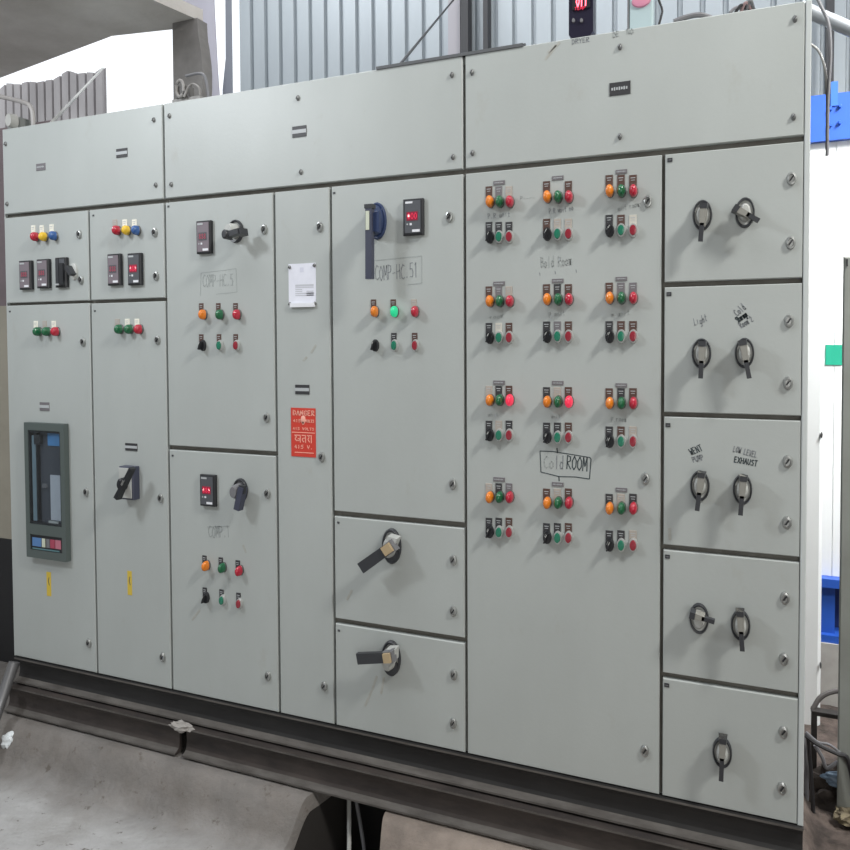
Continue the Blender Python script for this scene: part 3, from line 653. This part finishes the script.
def mth(op, a, b2):
    m_ = nt.nodes.new('ShaderNodeMath'); m_.operation = op
    for i, v in enumerate((a, b2)):
        if isinstance(v, (int, float)): m_.inputs[i].default_value = v
        else: nt.links.new(v, m_.inputs[i])
    return m_.outputs[0]
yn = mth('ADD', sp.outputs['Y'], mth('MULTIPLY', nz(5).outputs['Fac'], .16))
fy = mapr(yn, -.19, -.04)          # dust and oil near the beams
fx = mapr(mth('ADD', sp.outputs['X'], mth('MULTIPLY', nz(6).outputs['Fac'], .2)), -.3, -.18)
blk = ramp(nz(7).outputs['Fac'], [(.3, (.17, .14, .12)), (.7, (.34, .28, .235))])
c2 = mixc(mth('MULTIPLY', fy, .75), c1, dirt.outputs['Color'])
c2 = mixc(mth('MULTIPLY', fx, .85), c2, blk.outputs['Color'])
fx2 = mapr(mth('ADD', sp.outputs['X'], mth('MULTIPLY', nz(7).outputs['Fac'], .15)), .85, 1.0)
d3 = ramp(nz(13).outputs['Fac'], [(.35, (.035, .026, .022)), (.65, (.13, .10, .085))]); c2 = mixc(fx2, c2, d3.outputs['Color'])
deep_shade = nt.nodes.new('ShaderNodeRGB'); deep_shade.outputs[0].default_value = (.018, .016, .014, 1)  # shade deep in the trench, painted as a near-black colour
fz = mapr(sp.outputs['Z'], -.12, -.14); c2 = mixc(fz, c2, deep_shade.outputs[0])
nt.links.new(c2, bs.inputs['Base Color'])
bp = nt.nodes.new('ShaderNodeBump'); bp.inputs['Strength'].default_value = .5; bp.inputs['Distance'].default_value = .02
nt.links.new(nz(22, 8).outputs['Fac'], bp.inputs['Height']); nt.links.new(bp.outputs[0], bs.inputs['Normal'])

def sst(a, b, x):
    t = min(1, max(0, (x-a)/(b-a))); return t*t*(3-2*t)
def hgt(x, y, want=False):
    n = noise.noise(Vector((x*2.2, y*2.2, 0)))*.02 + noise.noise(Vector((x*9, y*9, 3)))*.006
    front = -.095+n
    edge = -.10+noise.noise(Vector((x*5, 2, 1)))*.02
    k = sst(edge-.06, edge+.05, y)
    z = front*(1-k) + .026*k + n*(1-k)*.5
    if x < -1.72: z = z*(1-sst(-1.72, -1.8, x)*0)
    if y > .55: kk = sst(.55, .7, y); z = z*(1-kk)+(-.06+n)*kk
    if x > .90 and y > -.3: kk = sst(.90, .96, x)*sst(-.3, -.2, y); z = z*(1-kk)+(-.04+n*2.2)*kk
    # trench between the two concrete footings
    l = -.505 + .03*math.sin(y*9+.6) + (.10*sst(-.12, -.32, y)*-1); r = -.262 + .05*sst(-.02, -.25, y) + noise.noise(Vector((y*7, 0, 5)))*.012
    t = sst(l, l+.03, x)*(1-sst(r-.02, r+.012, x))*sst(-.62, -.5, y)*(1-sst(.6, .75, y))
    if want: return t
    return z*(1-t) + (-.55)*t
xs = [-5+.25*i for i in range(11)] + [-2.3+.025*i for i in range(60)] + [-.8+.0125*i for i in range(72)] + [.1+.03*i for i in range(40)] + [1.3+.25*i for i in range(12)]
ys = [-4.5+.25*i for i in range(14)] + [-1.0+.04*i for i in range(14)] + [-.44+.0125*i for i in range(44)] + [.11+.05*i for i in range(16)] + [1+.3*i for i in range(12)]
xs = sorted(set(round(x, 4) for x in xs)); ys = sorted(set(round(y, 4) for y in ys))
b = MB(); nx = len(xs)
def warp(x, y):
    dl = .03*math.sin(y*9+.6) - .10*sst(-.12, -.32, y); d2 = .05*sst(-.02, -.25, y) + noise.noise(Vector((y*7, 0, 5)))*.012
    on = sst(-.75, -.62, y)*(1-sst(.75, .9, y))
    wl = sst(-.8, -.56, x)*(1-sst(-.44, -.34, x)); wr = sst(-.38, -.29, x)*(1-sst(-.22, .1, x))
    return x + on*(wl*dl + wr*d2)
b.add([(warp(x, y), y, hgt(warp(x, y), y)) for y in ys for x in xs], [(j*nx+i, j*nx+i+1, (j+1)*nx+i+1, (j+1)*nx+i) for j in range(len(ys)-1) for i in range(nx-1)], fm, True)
shadem = mat('trench_shade', (.02, .017, .015), .95)  # near-black trench walls and bottom stand in for the shade there
ks = b.mi(shadem)
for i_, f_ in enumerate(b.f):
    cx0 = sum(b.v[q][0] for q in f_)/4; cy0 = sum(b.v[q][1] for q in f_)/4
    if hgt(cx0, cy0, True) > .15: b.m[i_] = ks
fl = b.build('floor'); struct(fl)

# cables in the trench
def cable(name, pts, r, m, label, group=None, n=8):
    b = MB(); b.tube(pts, r, m, 8, n); o = Vector(pts[0]); return tag(b.build(name, origin=o), label, 'cable', group)
cable('cable', [(P(349, 800, .1).x, .1, .0), (P(349, 820, .02).x, .02, -.12), (P(348, 848, -.02).x, -.02, -.25), (P(346, 870, -.04).x, -.05, -.52)], .007, cableW, 'pale grey cable hanging straight down in the dark floor trench', 'trench cables')
cable('cable', [(P(355, 800, .06).x, .06, .0), (P(364, 830, .04).x, .04, -.16), (P(368, 860, .0).x, 0, -.3), (P(366, 880, 0).x, -.02, -.54)], .006, cableG, 'dark grey cable curving down beside the pale one in the trench', 'trench cables')
cable('cable', [(P(327, 836, -.1).x-.01, -.1, -.5), (P(329, 843, -.1).x, -.12, -.215), (P(334, 855, -.12).x, -.16, -.3), (P(335, 870, -.14).x, -.2, -.52)], .009, cableW, 'short white cable loop at the bottom left of the trench', 'trench cables')

# ------------------------------------------------------------------ things standing on the cabinet roof
def at(px, py, y): p = P(px, py, y); return Vector((p.x, y, p.z))
# red digit display
xa_, xb_ = P(567.5, 30, -.004).x, P(592, 30, -.004).x
t = empty('digital_display', ((xa_+xb_)/2, 0, ZT), 'black digital display with red digits standing on the cabinet roof edge', 'digital display')
zb_ = ZT+.0015; H = .2; b = MB(); o_ = -t.location
def bld(b, name, t):
    ob = b.build(name, t); ob.location = -t.location; return ob
b.poly([(xa_, zb_+.012), (xa_+.008, zb_+.003), ((xa_+xb_)/2, zb_), (xb_-.008, zb_+.003), (xb_, zb_+.014), (xb_, zb_+H), (xa_, zb_+H)], .012, .05, mat('indigo_black', (.016, .014, .03), .3)); bld(b, 'display_case', t)
b = MB(); b.box(xa_+.01, xb_-.008, .008, .012, zb_+.075, zb_+H-.02, black); d0 = XZ(576, 6, .006); d1 = XZ(588, 5.4, .006)
for k_, ch in enumerate('811'):
    x_ = d0[0]+k_*(d1[0]-d0[0])/3
    write(b, ch, (x_, XZ(576, 7, .006)[1]), (x_+.0115, XZ(576, 7, .006)[1]), .055, mat('display_led', (1, .2, .25), .4, emit=(1, .12, .18), es=3), .0032, .008)
write(b, 'TEMP', XZ(574.5, 9.8, .006), XZ(585.5, 8.8, .006), .007, ledred, .0014, .008); bld(b, 'display_screen', t)
for px in (573.5, 581.5):
    b = MB(); c = XZ(px, 20.5, .01); b.lathe([(1, .012), (.9, .007)], .004, .006, mgrey, c[0], c[1], 14); bld(b, 'display_button', t)
# translucent housing
xa_, xb_ = P(628.5, 20, .06).x, P(653, 18, .06).x
t = empty('socket_box', ((xa_+xb_)/2, .08, ZT), 'pale translucent plastic box with a pink oval on the cabinet roof', 'plastic box')
b = MB(); b.box(xa_, xb_, .06, .10, ZT+.001, ZT+.16, mat('pale_aqua_plastic', (.42, .52, .54), .25, coat=.4), .004); b.box(xa_-.003, xa_+.001, .058, .101, ZT+.001, ZT+.16, mgrey); bld(b, 'box_shell', t)
b = MB(); c = XZ(641, 0, .055); b.lathe([(1, .06), (.9, .055), (.5, .053)], .025, .018, mat('pink_plastic', (.62, .25, .36), .4), c[0], c[1], 24); bld(b, 'oval_cap', t)
cable('cable', [at(650, -22, .09), at(657, -4, .09), at(662, 9, .085), at(661, 17, .08), (P(656, 19.5, .08).x, .08, ZT+.004)], .003, cableB, 'thin black cable loop right of the pale plastic box on the roof')
cable('hose', [(P(674, 17, .02).x, .02, ZT+.008), (P(686, 12.5, .02).x, .025, ZT+.016), (P(700, 9, .02).x, .03, ZT+.018), (P(715, 9, .04).x, .05, ZT+.008)], .007, cableG, 'short grey hose offcut lying on the right cabinet roof')
b = MB()
for k_ in range(4): b.tube([(P(730+5*k_, 6, .03).x, .02+.01*k_, ZT+.008), (P(738+4*k_, 2, .03).x, .03, ZT+.022+.004*k_), (P(750+2*k_, 3, .05).x, .06, ZT+.008)], .004, (cableG, cableB, mat('pinkish_cable', (.3, .2, .2), .5), cableG)[k_])
tag(b.build('wire_bundle', origin=(P(738, 3, .03).x, .03, ZT)), 'tangled bundle of short wires on the roof near the right corner', 'wires')
# flat iron lying on the roof edge
b = MB(); a_, c_ = P(378, 66, .01).x, P(524, 41, .01).x
b.box(a_, c_, -.002, .03, ZT+.0005, ZT+.005, steel_b); b.box(a_, c_, .024, .03, ZT+.005, ZT+.016, mat('flat_iron_grey', (.09, .095, .10), .6)); b.box(a_, c_, -.003, .0, ZT-.002, ZT+.007, MATS['flat_iron_grey'])
tag(b.build('angle_iron', origin=((a_+c_)/2, .01, ZT)), 'dark angle iron lying along the middle of the cabinet roof edge', 'angle iron')
cable('cable', [(P(388, 66, .1).x, .1, ZT+.006), at(455, -2, 2.39), ], .005, cableB, 'thin grey cable rising slantwise from the roof before the corrugated wall', n=4)
# lifting bracket with eye and wires
t = empty('lifting_bracket', (P(190, 95, .1).x, .1, ZT), 'worn metal bracket with a ring and bent wire on the left cabinet roof', 'bracket')
b = MB(); a_, c_ = P(174, 95, .1).x, P(202, 90, .1).x; gm = mat('worn_zinc', (.33, .32, .31), .6, noise_amt=1, noise_scale=30, col2=(.16, .15, .14))
b.box(a_, c_, .09, .12, ZT+.001, ZT+.045, gm); b.box(a_+.02, c_-.05, .085, .12, ZT+.045, ZT+.085, mat('bracket_dark', (.12, .115, .11), .7)); bld(b, 'bracket_body', t)
b = MB(); c = P(180, 88.5, .08)
b.tube([(c.x+.016*math.cos(q*math.pi/8), .08, c.z+.028*math.sin(q*math.pi/8)) for q in range(17)], .0055, gm, 8, 1); bld(b, 'ring', t)
b = MB(); b.tube([at(186, 76, .1), at(200, 73.5, .1), at(206, 80, .1), (P(209.5, 93, .1).x, .1, ZT+.004)], .005, cableG); bld(b, 'bent_wire', t)
b = MB(); b.tube([at(184, 97, .08), at(188, 88, .08), at(193, 84, .08), at(199, 88, .08), at(200, 95, .08)], .004, gm); bld(b, 'loose_wire', t)
# far left roof: conduit, gland, white wire
t = empty('conduit', (P(33, 124, .1).x, .1, ZT), 'bent grey conduit entering the roof at the left corner', 'conduit')
b = MB(); b.tube([at(-30, 91, .1), at(0, 96.5, .1), at(24, 102.5, .1), at(30.5, 107, .1), (P(33, 116, .1).x, .1, P(33, 116, .1).z), (P(33.2, 124, .1).x, .1, ZT+.002)], .0085, mat('pale_conduit', (.36, .34, .33), .5)); bld(b, 'tube', t)
b = MB(); b.lathe([(1, .06), (.8, .03)], .02, .03, cableW, P(15, 117, .06).x, ZT+.045, 12); bld(b, 'cable_gland', t)
b = MB(); b.box(P(12, 122, .1).x, P(24, 120, .1).x, .08, .14, ZT, ZT+.07, mat('gland_block', (.22, .23, .22), .6)); bld(b, 'gland_block', t)
cable('cable', [(P(49, 122, .05).x, .05, ZT+.007), at(103, 68, 2.2)], .0065, cableW, 'white cable slanting up from the left cabinet roof towards daylight', n=4)

# ------------------------------------------------------------------ surroundings
conc = mat('grey_raw_concrete', (.62, .60, .575), .9, noise_amt=1, noise_scale=2.4, col2=(.40, .375, .35), bump=.3, bscale=18)
def prism_xy(pts, z0, z1, m, name):
    n = len(pts); b = MB()
    b.add([(x, y, z0) for x, y in pts]+[(x, y, z1) for x, y in pts], [list(range(n)), list(range(n, 2*n))] + [(i, (i+1) % n, n+(i+1) % n, n+i) for i in range(n)], m)
    return b.build(name)
Z_S = 2.75
c1_ = G(203, 22, Z_S); c2_ = G(176, 29, Z_S); c3_ = G(112, 36, Z_S); c4_ = G(0, 78, Z_S); c0_ = G(150, 0, Z_S)
e_ = (c0_-c1_).normalized()*.9+c1_
struct(prism_xy([(c1_.x, c1_.y), (c2_.x, c2_.y), (c3_.x, c3_.y), (c4_.x, c4_.y), (c4_.x-1.2, c4_.y+.2), (c4_.x-1.4, -.7), (e_.x, -.55)], Z_S, Z_S+.05, conc, 'ceiling'))
# hanging concrete block at the slab's far corner, standing on the lower wall behind
pl_, pr_ = P(173, 60, .47), P(198, 60, .47)
b = MB(); zlo = ZT+.003
n_ = 14; vs = []
for i in range(n_+1):
    z_ = zlo+(Z_S-zlo)*i/n_; w_ = .022*math.sin(math.pi*min(1, max(0, (z_-ZT-.1)/.36)))+.003*noise.noise(Vector((i*.9, 0, 0)))
    vs += [(pl_.x, .47, z_), (pr_.x+w_, .47, z_), (pr_.x+w_, .53, z_), (pl_.x, .53, z_)]
b.add(vs, [(4*i+k, 4*i+(k+1) % 4, 4*i+4+(k+1) % 4, 4*i+4+k) for i in range(n_) for k in range(4)] + [(0, 1, 2, 3), (4*n_+3, 4*n_+2, 4*n_+1, 4*n_)], mat('dark_pillar_concrete', (.22, .21, .205), .9, noise_amt=1, noise_scale=9, col2=(.13, .125, .12)))
struct(b.build('wall_pillar'))

corr = mat('corrugated_galvanised', (.40, .44, .47), .4, .25, noise_amt=1, noise_scale=1.6, col2=(.32, .355, .385), stretch=(1, 1, .3))
corr_d = mat('corrugated_weathered', (.42, .40, .405), .7, .1, noise_amt=1, noise_scale=3, col2=(.26, .245, .25), stretch=(1, 1, .4))
def corrugated(name, xa, xb, y, z0, z1, m, pitch=.121, depth=.028, top=None, slope=0, lab=None):
    """trapezoid rib sheet with real thickness"""
    b = MB(); pr = [(0, 0), (.10, 0), (.16, 1), (.90, 1), (.96, 0)]
    pts = []; x = xa; k = 0
    while x < xb:
        for u, d in pr:
            if x+u*pitch <= xb: pts.append((x+u*pitch, y+depth-depth*d*1.0))
        x += pitch; k += 1
    n = len(pts); vs = []
    for th in (0, .004):
        for (px_, py_) in pts: vs.append((px_, py_+th, z0))
        for i, (px_, py_) in enumerate(pts): vs.append((px_, py_+th, (top(px_) if top else z1)))
    fs = []
    for i in range(n-1):
        fs += [(i, i+1, n+i+1, n+i), (2*n+i, 3*n+i, 3*n+i+1, 2*n+i+1), (n+i, n+i+1, 3*n+i+1, 3*n+i), (i, 2*n+i, 2*n+i+1, i+1)]
    fs += [(0, n, 3*n, 2*n), (n-1, 3*n-1, 4*n-1, 2*n-1)]
    b.add(vs, fs, m); return b.build(name)
YW = 2.5
struct(corrugated('wall_back', P(237.5, 40, YW).x, 3.6, YW, -.1, 4.6, corr))
# narrow sheets left of the wall with daylight gaps between
lav = mat('lavender_sheet', (.40, .39, .45), .5, noise_amt=1, noise_scale=2, col2=(.30, .29, .34), stretch=(1, 1, .4))
gapm = mat('grey_sheet', (.22, .235, .27), .5, .1)
b = MB(); xa, xb = P(224.5, 50, YW).x, P(232, 50, YW).x
b.poly([(P(222, 95, YW).x, -.1), (P(222.5, 88, YW).x, 3.28), (P(225.5, 52, YW).x, 3.5), (P(226, 0, YW).x, 4.6), (xb, 4.6), (xb, -.1)], YW, YW+.006, gapm); tag(b.build('metal_sheet', origin=(xa, YW, -.1)), 'narrow grey metal strip between two bright daylight slits', 'metal sheet')
b = MB(); b.poly([(P(172, 50, 2.4).x, -.1), (P(221, 92, 2.4).x, -.1), (P(220, 90, 2.4).x, 3.1), (P(217, 50, 2.4).x, 3.42), (P(214, 0, 2.4).x, 3.85), (P(213, -20, 2.4).x, 4.6), (P(135, 0, 2.4).x, 4.6), (P(135, 0, 2.4).x, P(160, 22, 2.4).z), (P(172, 0, 2.4).x, P(160, 22, 2.4).z)], 2.4, 2.407, lav)
for px in (182, 197, 206): b.box(P(px, 40, 2.4).x, P(px, 40, 2.4).x+.02, 2.385, 2.4, -.1, 3.3, lav)
tag(b.build('metal_sheet', origin=(P(190, 90, 2.4).x, 2.4, -.1)), 'wide lavender grey sheet behind the concrete pillar with a tapering edge', 'metal sheet')
# weathered fence outside
tp = lambda x: 4.08+.018*math.sin(x*9)+.05*noise.noise(Vector((x*6, 0, 0)))
struct(corrugated('wall_left_outer', P(-60, 100, 3.5).x, P(104, 100, 3.5).x, 3.5, -.1, 3.9, corr_d, .11, .03, tp))
# dark posts on the wall
pm = mat('dark_post_steel', (.04, .042, .046), .6, noise_amt=1, noise_scale=12, col2=(.04, .04, .045))
def post(px0, px1, y, label, z0=-.05, z1=4.6, m=pm):
    a_, c_ = P(px0, 20, y).x, P(px1, 20, y).x; b = MB(); b.box(a_, c_, y, y+.07, z0, z1, m)
    tag(b.build('steel_post', origin=((a_+c_)/2, y, z0)), label, 'steel post')
post(460.5, 468, 2.40, 'dark steel post before the corrugated wall above the cabinet joint')
post(483, 487.5, 2.42, 'thin black steel post right of the wider dark post')
post(826.5, 834.5, 2.30, 'dark steel post behind the cabinet at the top right corner')
b = MB(); b.box(P(448, 20, 2.44).x, P(460, 20, 2.44).x, 2.44, 2.49, -.05, 4.6, mat('mauve_sheet', (.33, .32, .35), .6)); tag(b.build('metal_strip', origin=(P(454, 20, 2.44).x, 2.44, -.05)), 'mauve grey flashing strip left of the dark wall post', 'metal strip')

# cold room with blue frame, right
cw = mat('white_panel', (.80, .82, .82), .35); bl = mat('blue_frame_paint', (.022, .10, .48), .4, noise_amt=.8, noise_scale=5, col2=(.02, .08, .38))
t = empty('cold_room', (1.6, 1.9, -.05), 'white panelled cold room with a blue steel frame right of the cabinets', 'cold room')
YC = 1.4
zb1, zt1, zbase, zfoot = P(830, 142, YC).z, P(830, 96, YC).z, P(840, 577, YC).z, P(840, 640, YC).z
xl = P(812, 100, YC).x-.12
b = MB(); seams = [xl, P(834.8, 300, YC).x, P(834.8, 300, YC).x+.35, 2.2, 2.9]
for s0, s1 in zip(seams, seams[1:]): b.box(s0+.0012, s1-.0012, YC, YC+.06, zbase, zb1, cw, .001)
b.box(xl, 2.9, YC+.004, YC+.8, zbase, zb1, cw); bld(b, 'wall_panel', t)
b = MB(); b.box(xl, 2.9, YC-.03, YC+.1, zb1, zt1, bl); b.box(P(830, 90, YC).x, P(837, 90, YC).x, YC-.035, YC-.02, zt1-.05, P(833, 82, YC-.03).z, mat('blue_bracket', (.03, .12, .46), .4)); bld(b, 'top_beam', t)
b = MB(); b.box(xl, 2.9, YC-.05, YC+.1, zbase-.035, zbase, bl); b.box(xl, 2.9, YC-.05, YC+.1, zfoot, zfoot+.03, bl)
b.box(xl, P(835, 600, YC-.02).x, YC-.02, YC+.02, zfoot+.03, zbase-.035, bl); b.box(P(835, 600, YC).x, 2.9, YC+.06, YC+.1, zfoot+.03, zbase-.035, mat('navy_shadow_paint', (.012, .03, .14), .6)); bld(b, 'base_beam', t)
for px, py in ((830.5, 109), (840, 106.5), (830.5, 125.5), (839.5, 123)):
    b = MB(); c = XZ(px, py, YC-.03); b.lathe([(1, -.0), (1, -.008), (.7, -.014)], .006, .009, bl, 0, 0, 12); ob = b.build('bolt', t); ob.location = Vector((c[0], YC-.03, c[1]))-t.location
b = MB(); b.box(xl, 2.9, YC-.06, YC+.8, -.1, zfoot, mat('pale_footing', (.42, .41, .39), .85, noise_amt=1, noise_scale=9, col2=(.30, .29, .27))); bld(b, 'footing', t)
b = MB(); b.box(P(825.5, 355, YC-.003).x, P(842.3, 355, YC-.003).x, YC-.004, YC-.0005, P(833, 365, YC-.003).z, P(833, 344.8, YC-.003).z, mat('green_sign', (.01, .30, .19), .5)); tag(b.build('green_sign', origin=(P(834, 355, YC).x, YC, P(834, 355, YC).z)), 'small plain green square sign on the white cold room panel', 'sign')
# lighter panel beside the cabinet
b = MB(); YP = 1.15; xr = P(822.8, 500, YP).x
b.box(.93, xr, YP, YP+.05, P(815, 729, YP).z, P(815, 150, YP).z, mat('offwhite_panel', (.74, .76, .76), .45), .012)
t = tag(b.build('insulated_panel', origin=(.95, YP, P(815, 729, YP).z)), 'off-white upright panel between the cabinet and the cold room', 'panel')
for px, py in ((821.5, 435), (820.5, 665)):
    b = MB(); b.lathe([(1, 0), (1, -.006), (.6, -.009)], .004, .012, dkmetal, 0, 0, 12); ob = b.build('screw', t); c = P(px, py, YP); ob.location = Vector((c.x, YP, c.z))-t.location
# grey post at the right margin
b = MB(); YR = .55; xa = P(843, 300, YR).x; zt_ = P(845, 256.5, YR).z
b.box(xa, xa+.3, YR, YR+.006, -.06, zt_, mat('grey_steel_box', (.30, .32, .30), .55, noise_amt=1, noise_scale=5, col2=(.22, .23, .21)), .004); b.box(xa+.008, xa+.012, YR-.003, YR, zt_-.03, zt_-.008, black)
tag(b.build('steel_plate', origin=(xa+.15, YR, -.06)), 'tall upright grey steel plate at the right margin', 'steel plate')
# pipe and cables top right
b = MB(); b.tube([at(800, 7, .75), at(815, 14, .75), at(850, 29, .75), at(850, 29, .75)+(at(850, 29, .75)-at(815, 14, .75))*((3.84-at(850, 29, .75).x)/(at(850, 29, .75).x-at(815, 14, .75).x))], .022, mat('galv_pipe', (.33, .35, .37), .4, .4), 14, 1); tag(b.build('pipe', origin=at(830, 20, .75)), 'galvanised pipe crossing behind the top right cabinet corner', 'pipe')
cable('cable', [Vector((at(805, -6, .3).x, .3, 4.62)), Vector((at(805, -6, .3).x, .3, 3.4)), at(806, -60, .3), at(810, -20, .3), at(820, 4, .3), at(828.5, 24, .3), at(830.5, 55, .3), at(828, 100, .3), at(827, 156, .3)], .0045, cableG, 'long grey cable hanging past the blue beam', 'hanging cables')
cable('cable', [at(806, 42, .32), at(817, 49, .32), at(824, 64, .31), at(826.8, 88, .305), at(827.5, 110, .3)], .0035, cableW, 'thin pale cable joining the long one beside the blue beam', 'hanging cables')

# junk in the lower right
wd = mat('dark_bench_wood', (.06, .055, .05), .8, noise_amt=1, noise_scale=14, col2=(.03, .027, .025))
t = empty('timber_rail', (1.25, .75, -.03), 'low dark timber rail on thin legs behind the right end of the cabinets', 'timber rail')
YB = .72; zz = P(830, 714, YB).z
b = MB(); b.box(P(811.5, 715, YB).x, 1.55, YB, YB+.035, zz-.014, zz, wd); bld(b, 'rail', t)
for x_ in (P(814, 760, YB).x, 1.5):
    b = MB(); b.box(x_-.008, x_+.008, YB, YB+.03, -.06, zz-.014, wd); bld(b, 'leg', t)
dm = mat('dark_rubbish', (.075, .06, .05), .95, noise_amt=1, noise_scale=22, col2=(.025, .02, .018))
pb = P(836, 745, .66)
tag(blob('rubbish_heap', (pb.x+.02, .645, -.03), .10, dm, (1.1, .5, 1.0), .5, 3, 5, 4), 'low dark heap of rubbish on the dirt floor below the timber rail', 'rubbish')
tag(blob('plastic_sheet', (pb.x+.03, .575, .075), .07, mat('blue_grey_plastic', (.13, .19, .26), .4), (1.1, .3, .35), .35, 2.4, 9, 4), 'crumpled blue grey plastic sheet lying on the dark rubbish heap', 'plastic sheet')
cable('hose', [at(812.5, 710, .738), at(820, 698, .76), at(832, 692, .78), at(850, 691, .8), at(875, 697, .82)], .008, mat('brown_hose', (.10, .09, .085), .6), 'brown hose arched over the low dark timber rail')
for i, (pts, r_, m_, lb) in enumerate([
    ([(805, 735), (814, 742), (825, 748), (838, 754), (848, 760), (856, 800)], .007, cableB, 'thick black cable sagging before the blue grey sheet'),
    ([(808, 738), (811, 775), (813, 810), (812, 856)], .006, cableB, 'thin black cable hanging down beside the cabinet foot'),
    ([(806, 732), (818, 742), (830, 745), (844, 757), (852, 770), (856, 806)], .004, cableG, 'thin pale cable tangled in front of the blue grey sheet'),
    ([(815, 745), (822, 757), (827, 768), (840, 762), (846, 776), (850, 808)], .006, cableG, 'grey looped cable below the blue grey sheet'),
    ([(804, 736), (806, 760), (807, 800)], .006, cableG, 'grey cable stub tight against the cabinet edge')]):
    cable('cable', [at(x_, y_, .52+.014*i) for x_, y_ in pts], r_, m_, lb, 'tangled cables by the rubbish heap')
tag(blob('rubble', (G(838, 766, -.02).x,   .53, -.01), .035, mat('yellowed_rubbish', (.26, .22, .13), .9, noise_amt=1, noise_scale=25, col2=(.1, .08, .06)), (1.2, 1, .6), .7, 3, 11), 'yellowish lump of rubbish on the dirt under the cables', 'rubbish')
# left margin
mw = mat('mauve_wall_paint', (.20, .155, .165), .8, noise_amt=1, noise_scale=4, col2=(.15, .12, .125)); bw = mat('beige_wall', (.36, .33, .27), .8, noise_amt=1, noise_scale=4, col2=(.28, .26, .21))
YL = .3; z_a, z_b = P(2, 306, YL).z, P(2, 538, YL).z
b = MB(); b.box(-4.2, -1.93, YL, YL+.15, z_a, P(2, 128, YL).z, mw); b.box(-4.2, -1.925, YL, YL+.15, z_b, z_a, bw); b.box(-4.2, -1.92, YL, YL+.15, -.08, z_b, mat('black_dado', (.018, .018, .02), .6))
struct(b.build('wall_left'))
b = MB(); b.tube([at(14.5, 662, -.03), at(7, 683, -.06), at(-4, 715, -.12), at(-18, 752, -.2)], .020, mat('dull_steel_pipe', (.20, .20, .205), .4, .5), 14, 1)
tag(b.build('pipe', origin=at(5, 690, -.05)), 'dull grey pipe leaning against the lower left cabinet corner', 'pipe')

# ------------------------------------------------------------------ light: overcast daylight, two assumed unseen lamps in front, added unseen fill lamps
w = bpy.data.worlds.new('world'); scene.world = w; w.use_nodes = True
nt = w.node_tree; bg = nt.nodes['Background']; bg.inputs[0].default_value = (.93, .97, 1.0, 1); bg.inputs[1].default_value = 1.5
roofm = mat('roof_sheet', (.20, .21, .22), .7)
b = MB(); b.box(-2.2, 3.9, -5.4, .9, 4.62, 4.68, roofm); b.box(-2.2, 3.9, .9, 3.0, 4.62, 4.68, roofm) ; b.v = b.v[:8]+[(x, y if y > 1 else 1.9, z) for x, y, z in b.v[8:]]
struct(b.build('ceiling'))
wr = mat('side_wall_render', (.34, .34, .33), .85)
b = MB(); b.box(3.84, 3.9, -5.4, 3.0, -.1, 4.62, wr); struct(b.build('wall_right'))
b = MB(); b.box(-5.0, 3.84, -5.46, -5.4, -.1, 4.62, wr); struct(b.build('wall_front'))
b = MB(); b.box(-5.0, -4.94, -5.4, .3, -.1, 2.4, wr); b.box(-5.0, -4.94, -5.4, .3, 3.6, 4.62, wr); b.box(-5.0, -2.2, -5.4, -.6, 4.62, 4.68, roofm); struct(b.build('wall_left_side'))
def area(name, loc, tgt, sx, sy, e, col):
    l = bpy.data.lights.new(name, 'AREA'); l.shape = 'RECTANGLE'; l.size = sx; l.size_y = sy; l.energy = e; l.color = col
    o = bpy.data.objects.new(name, l); COL.objects.link(o); o.location = loc
    o.rotation_euler = (Vector(tgt)-Vector(loc)).to_track_quat('-Z', 'Y').to_euler(); return o
area('assumed_lamp_right', (2.9, -1.35, 4.1), (.5, 0, 1.3), .5, .5, 130, (1, .985, .94))  # assumed lamp, unseen, placed so the knob shadows fall to the lower left
area('assumed_lamp_left', (-2.1, -1.75, 3.0), (-.7, 0, 1.3), .4, .4, 38, (.90, .95, 1))  # assumed lamp, unseen, placed so the handle shadows fall right and down
area('overhead_fill', (-.8, -1.3, 4.55), (-.8, -.9, 0), 3.0, 1.2, 62, (.96, .97, 1))  # added overhead fill, no such skylight is seen
area('front_low_fill', (2.2, -4.2, 1.5), (.2, 0, .7), 1.8, 2.2, 46, (1, .985, .95))  # added low fill from the front right, no opening is modelled
area('rear_wall_fill', (-.6, 1.25, 4.5), (-.6, 2.4, 2.4), 4.4, .6, 45, (.96, .985, 1))  # added lamp to brighten the corrugated wall from above
a_ = area('cold_room_fill', (2.3, .3, 3.6), (1.05, 1.4, 1.5), .7, .7, 42, (1, 1, 1)); a_.data.spread = math.radians(70)  # added lamp to whiten the cold room face

vs_ = scene.view_settings; scene.display_settings.display_device = 'sRGB'
vs_.view_transform = 'Standard'; vs_.look = 'None'; vs_.gamma = 1; vs_.use_curve_mapping = False; vs_.exposure = -0.14
